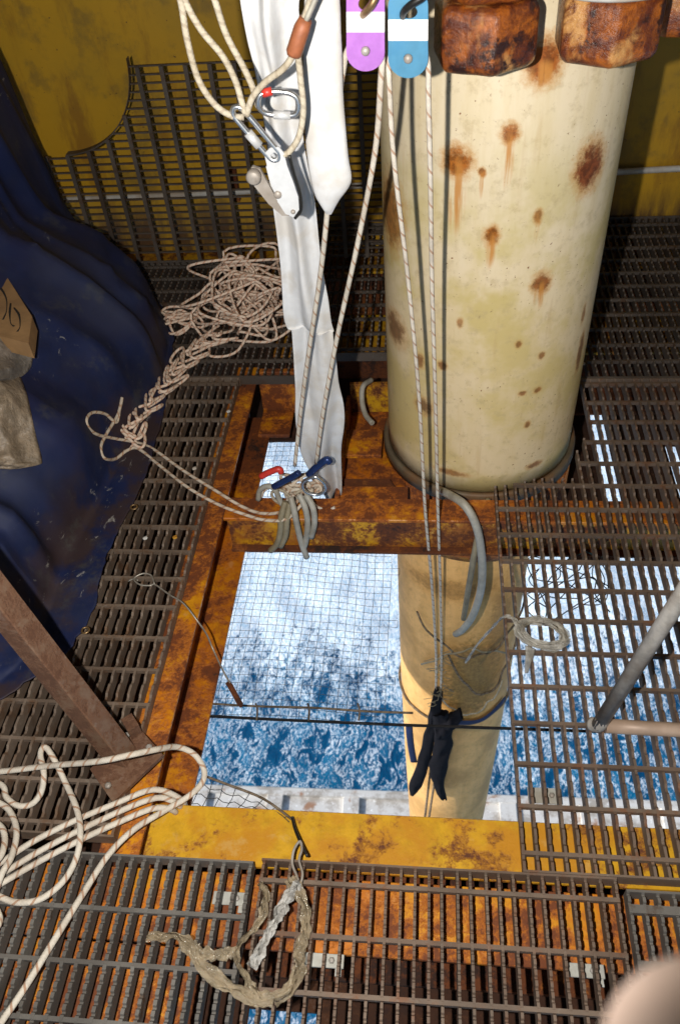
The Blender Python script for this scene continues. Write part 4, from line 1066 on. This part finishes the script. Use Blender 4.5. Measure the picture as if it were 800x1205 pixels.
for lab, mt, z0, dz, a0, a1, r_ in (('sagging old cord across the front of the lower pipe, upper one', 'rope_old', -.82, -.20, -2.3, -.3, .0042), ('slack brown cord hanging in a bight at the right of the lower pipe', 'rope_old', -1.02, -.30, -1.75, -.45, .0048),
                             ('pale cord wound at a slant round the lower pipe above the rag', 'hose_dull', -1.15, .18, -2.2, -.6, .004), ('thin pale cord bunched above the strap of the lower pipe', 'sling_beige', -1.30, -.16, -1.9, -.75, .0036)):
    rope('tied_line', lab, [V(LC.x+(.259+.012*abs(math.sin(q_*2.1)))*math.cos(a0+(a1-a0)*q_/12), LC.y+(.259+.012*abs(math.sin(q_*2.1)))*math.sin(a0+(a1-a0)*q_/12), z0+dz*math.sin(q_/12*PI)+.02*nz((q_*.7, z0*9, 1), 1)) for q_ in range(13)], mt, r_, cat='line', group='old cords on the lower pipe')
fr = MB(); rnd = random.Random(11)
for i in range(40):
    px = rnd.gauss(517, 4); py = rnd.uniform(770, 828); p = Y(px, py, 1.855+rnd.uniform(-.02, .015)); d = V(rnd.uniform(-.05, .05), rnd.uniform(-.02, .015), rnd.uniform(-.07, .05))
    fr.tube([p, p+d*.5+V(rnd.uniform(-.02, .02), -.01, 0), p+d+V(rnd.uniform(-.02, .02), 0, -.01)], .0014, 4, caps=False)
fr.build('frayed_fibre', 'hose_dull', label='frayed rope fibres above the black rag on the lower pipe', cat='fibre', kind='stuff')

# ================================================================== WIRES, PLASTIC, FRONT ROPES
ws = thing('eye_wire', 'thin steel wire with an eye loop lying over the left beam', 'wire', at(215, 710, z=0)); o = ws.location
MB().tube([p-o for p in spline([at(182, 687, z=.008), at(178, 677, z=.010), at(168, 675, z=.012), at(158, 681, z=.010), at(165, 688, z=.008), at(177, 689, z=.006), at(183, 688, z=.006), at(200, 700, z=.006), at(216, 710, z=.004), at(232, 730, z=-.02), at(243, 746, z=-.06), at(250, 762, z=-.10), at(262, 788, z=-.12), at(272, 806, z=-.13)], 7)], .0024, 7).build('wire_run', 'wire', ws)
MB().tube([p-o for p in spline([at(151, 684, z=.006), at(158, 681, z=.009), at(163, 683, z=.009)], 4)], .002, 6).build('wire_end', 'wire', ws)
MB().tube([at(268, 803, z=-.13)-o, at(271, 807, z=-.13)-o, at(283, 829, z=-.14)-o, at(284, 832, z=-.14)-o], lambda t: .0075 if t < .8 else .004, 8, flat=.5, flatdir=(0, 0, 1)).build('swage_tag', 'rust_brown', ws)
fw = thing('lanyard_wire', 'dark wire lanyard with ring at the near edge of the opening', 'wire', at(352, 1000, z=0)); o = fw.location
MB().tube([p-o for p in spline([at(344, 962, z=-.02), at(347, 975, z=.0), at(354, 992, z=.012), at(362, 1008, z=.012)], 6)], .0035, 7).build('wire_run', 'dark_steel', fw)
MB().tube([p-o for p in spline([at(353, 990, z=.014), at(346, 1000, z=.018), at(344, 1016, z=.018), at(349, 1030, z=.018), at(353, 1040, z=.02), at(356, 1028, z=.02), at(352, 1012, z=.02), at(355, 1000, z=.02)], 6, True)], .0028, 8, closed=True).build('ring', 'galvanised', fw)
MB().tube([p-o for p in spline([at(352, 1048, z=.015), at(358, 1056, z=.012), at(364, 1070, z=.01), at(365, 1078, z=.008)], 5)], .003, 7).build('wire_end', 'dark_steel', fw)
def crumple(name, ps, w_, mat, parent, o, seed, flat=.35, n=9, k=3):
    "a gathered bundle of thin crinkled ribbons along a path"
    rnd_ = random.Random(int(seed*13)); P = spline([at(px, py, z=z) for px, py, z in ps], n); mb = MB(); m = len(P); nv = 7
    for q in range(k):
        ph = rnd_.uniform(0, 6); ro = rnd_.uniform(0, PI); wf = rnd_.uniform(.6, 1.25); pts = []
        for i, p in enumerate(P):
            t = i/(m-1); d = (P[min(i+1, m-1)]-P[max(i-1, 0)]).normalized(); sx_ = d.cross(V(0, 0, 1)).normalized(); sz_ = sx_.cross(d)
            an = ro+2.2*nz((t*6, q*3, seed), 1)+t*3*math.sin(ph)
            an *= .6; w2 = 1.25; ax = (sx_*math.cos(an)+sz_*math.sin(an)*.55)*w2; bx_ = sz_*math.cos(an)-sx_*math.sin(an)
            c_ = p+sx_*(w_*.55*nz((t*9, q*5, seed+2), 1))+sz_*(w_*.3*nz((t*8, q*4, seed+5), 1)+w_*.25)
            W = w_*wf*(.75+.5*nz((t*7, q, seed+8), 1)+.35*nz((t*25, q, seed+9), 1))
            for j_ in range(nv):
                u = j_/(nv-1)*2-1
                e = c_+ax*(u*W)+bx_*(w_*(.42*math.sin(u*5+ph+6*nz((t*5, q, 3), 1))*.5+.5*nz((u*2.2, t*16, q+seed), 1)))
                e.z = max(e.z, min(p.z, .004)); pts.append(e-o)
        mb.grid(pts, m, nv)
    return mb.build(name, mat, parent)
pr = thing('plastic_tape', 'crumpled loop of clear brown plastic tape on the front grating', 'plastic tape', at(290, 1150, z=0)); o = pr.location
crumple('tape_fold', [(342, 1034, .02), (350, 1048, .025), (359, 1068, .02), (360, 1095, .016), (353, 1120, .016), (352, 1142, .018), (341, 1164, .02), (322, 1178, .02)], .0135, 'plastic_brown', pr, o, 1)
crumple('tape_fold', [(322, 1178, .02), (300, 1176, .02), (275, 1164, .018), (250, 1148, .016), (232, 1130, .016), (222, 1112, .018), (205, 1103, .015), (188, 1102, .012), (174, 1103, .008)], .0115, 'plastic_brown', pr, o, 2)
crumple('tape_fold', [(306, 1040, .02), (313, 1052, .02), (310, 1074, .018), (300, 1092, .016), (284, 1110, .016), (278, 1128, .018), (288, 1146, .02), (298, 1164, .022), (308, 1178, .02)], .0125, 'plastic_brown', pr, o, 3)
crumple('tape_fold', [(224, 1116, .02), (240, 1122, .018), (262, 1124, .018), (280, 1118, .018)], .010, 'plastic_brown', pr, o, 4)
crumple('silver_twist', [(352, 1040, .03), (343, 1050, .034), (330, 1072, .034), (318, 1096, .03), (306, 1120, .026), (296, 1138, .02)], .0125, 'plastic_white', pr, o, 5)
pt = thing('plastic_coil', 'pale coil of clear plastic tape on the edge of the right hand grating', 'plastic tape', at(630, 750, z=0)); o = pt.location
def cz_(k): return [(638+(29-3*k)*math.cos(a), 746+(16-2*k)*math.sin(a)+5*math.cos(a), .014+.008*k+.006*math.sin(a*2+k)) for a in [b_*PI/5+k*.4 for b_ in range(11)]]
for k in range(3):
    crumple('coil_turn', cz_(k), .009, 'plastic_clear', pt, o, 6+k, n=6, k=3)
crumple('tape_tail', [(612, 738, .03), (602, 728, .03), (592, 727, .01), (577, 742, -.10), (563, 758, -.2), (548, 780, -.32)], .0075, 'plastic_clear', pt, o, 9, n=6)
mbt = MB().tube([p-o for p in spline([at(624, 762, z=.01), at(622, 776, z=.0), at(619, 792, z=-.03)], 6)], lambda t: .017*(1-t*.7), 10, flat=.25, flatdir=(0, 1, 0)); mbt.build('tape_end', 'plastic_clear', pt)

FR = .0068
def G(px, py, z=.012): return at(px, py, z=z)
rope('front_rope', 'long white rope crossing the front left corner and looping back over the beam',
     [G(-60, 912, .03), G(0, 908, .03), G(60, 901, .07), G(115, 896, .13), G(155, 888, .15), G(184, 882, .12), G(208, 879, .06), G(228, 887, .03), G(240, 905, .01), G(238, 921, .0), G(222, 937, .0), G(192, 955, .0), G(158, 976, .01), G(128, 1006, .012), G(98, 1052, .012), G(62, 1110, .012), G(28, 1165, .012), G(0, 1206, .012), G(-20, 1240, .012)], 'rope_white', FR)
rope('front_rope', 'white rope bent in a tall loop at the front left corner',
     [G(-50, 905), G(0, 922), G(8, 938), G(22, 948), G(38, 946), G(49, 932, .02), G(52, 910, .045), G(48, 888, .05), G(53, 879, .05), G(62, 890, .045), G(76, 918, .02), G(90, 950, .03), G(95, 978, .032), G(90, 1010, .02), G(74, 1038), G(48, 1058), G(22, 1062), G(2, 1056), G(-30, 1040)], 'rope_white', FR)
rope('front_rope', 'top strand of three white ropes lying side by side at the left',
     [G(-40, 1040), G(0, 1016), G(40, 990), G(90, 965), G(140, 944), G(172, 931, .02), G(190, 930, .015), G(207, 937, -.01), G(216, 944, -.04), G(219, 950, -.09)], 'rope_white', FR, group='three strands side by side')
rope('front_rope', 'middle strand of three white ropes lying side by side at the left',
     [G(-40, 1054), G(0, 1030), G(50, 1000), G(100, 974), G(150, 951), G(184, 939, .015), G(202, 942, .0), G(211, 948, -.03), G(214, 954, -.08)], 'rope_white', FR, group='three strands side by side')
rope('front_rope', 'bottom strand of three white ropes lying side by side at the left',
     [G(-40, 1066), G(0, 1041), G(50, 1012), G(100, 986), G(146, 965), G(178, 952, .012), G(196, 951, .0), G(206, 955, -.03), G(208, 960, -.08)], 'rope_white', FR, group='three strands side by side')
rope('front_rope', 'short curved white rope end at the left edge of the picture',
     [G(-40, 930, .02), G(0, 945, .02), G(14, 958, .02), G(20, 980, .03), G(14, 1008, .036), G(2, 1030, .04), G(-6, 1060, .02), G(0, 1085), G(-20, 1110)], 'rope_white', FR)
rope('front_rope', 'inner white rope bight at the left edge of the picture', [G(-40, 955, .03), G(-4, 968, .034), G(6, 984, .04), G(2, 1006, .045), G(-14, 1024, .04)], 'rope_white', FR)
# small debris on the gratings
rnd = random.Random(21)
for px, py, mt, lab in ((171, 633, 'pale_paint', 'pale paint fleck on the left grating strip beside the tarpaulin edge'), (206, 632, 'paint_yellow', 'yellow paint fleck on the left grating strip beside the beam'),
                        (229, 551, 'pale_paint', 'pale paint fleck on the grating above the two slack rope strands'), (269, 484, 'pale_paint', 'pale paint fleck beside the far end of the left beam'),
                        (686, 428, 'pale_paint', 'pale paint fleck on the grating at the right of the cream pipe')):
    bm = bmesh.new(); bmesh.ops.create_icosphere(bm, subdivisions=1, radius=.0075)
    for v in bm.verts: v.co = V(v.co.x*rnd.uniform(.7, 1.3), v.co.y*rnd.uniform(.7, 1.3), v.co.z*.45)
    MB().bm(bm, Matrix.Translation(at(px, py, z=.003))).build('paint_flake', mt, label=lab, cat='paint flake', group='paint flakes on the gratings')
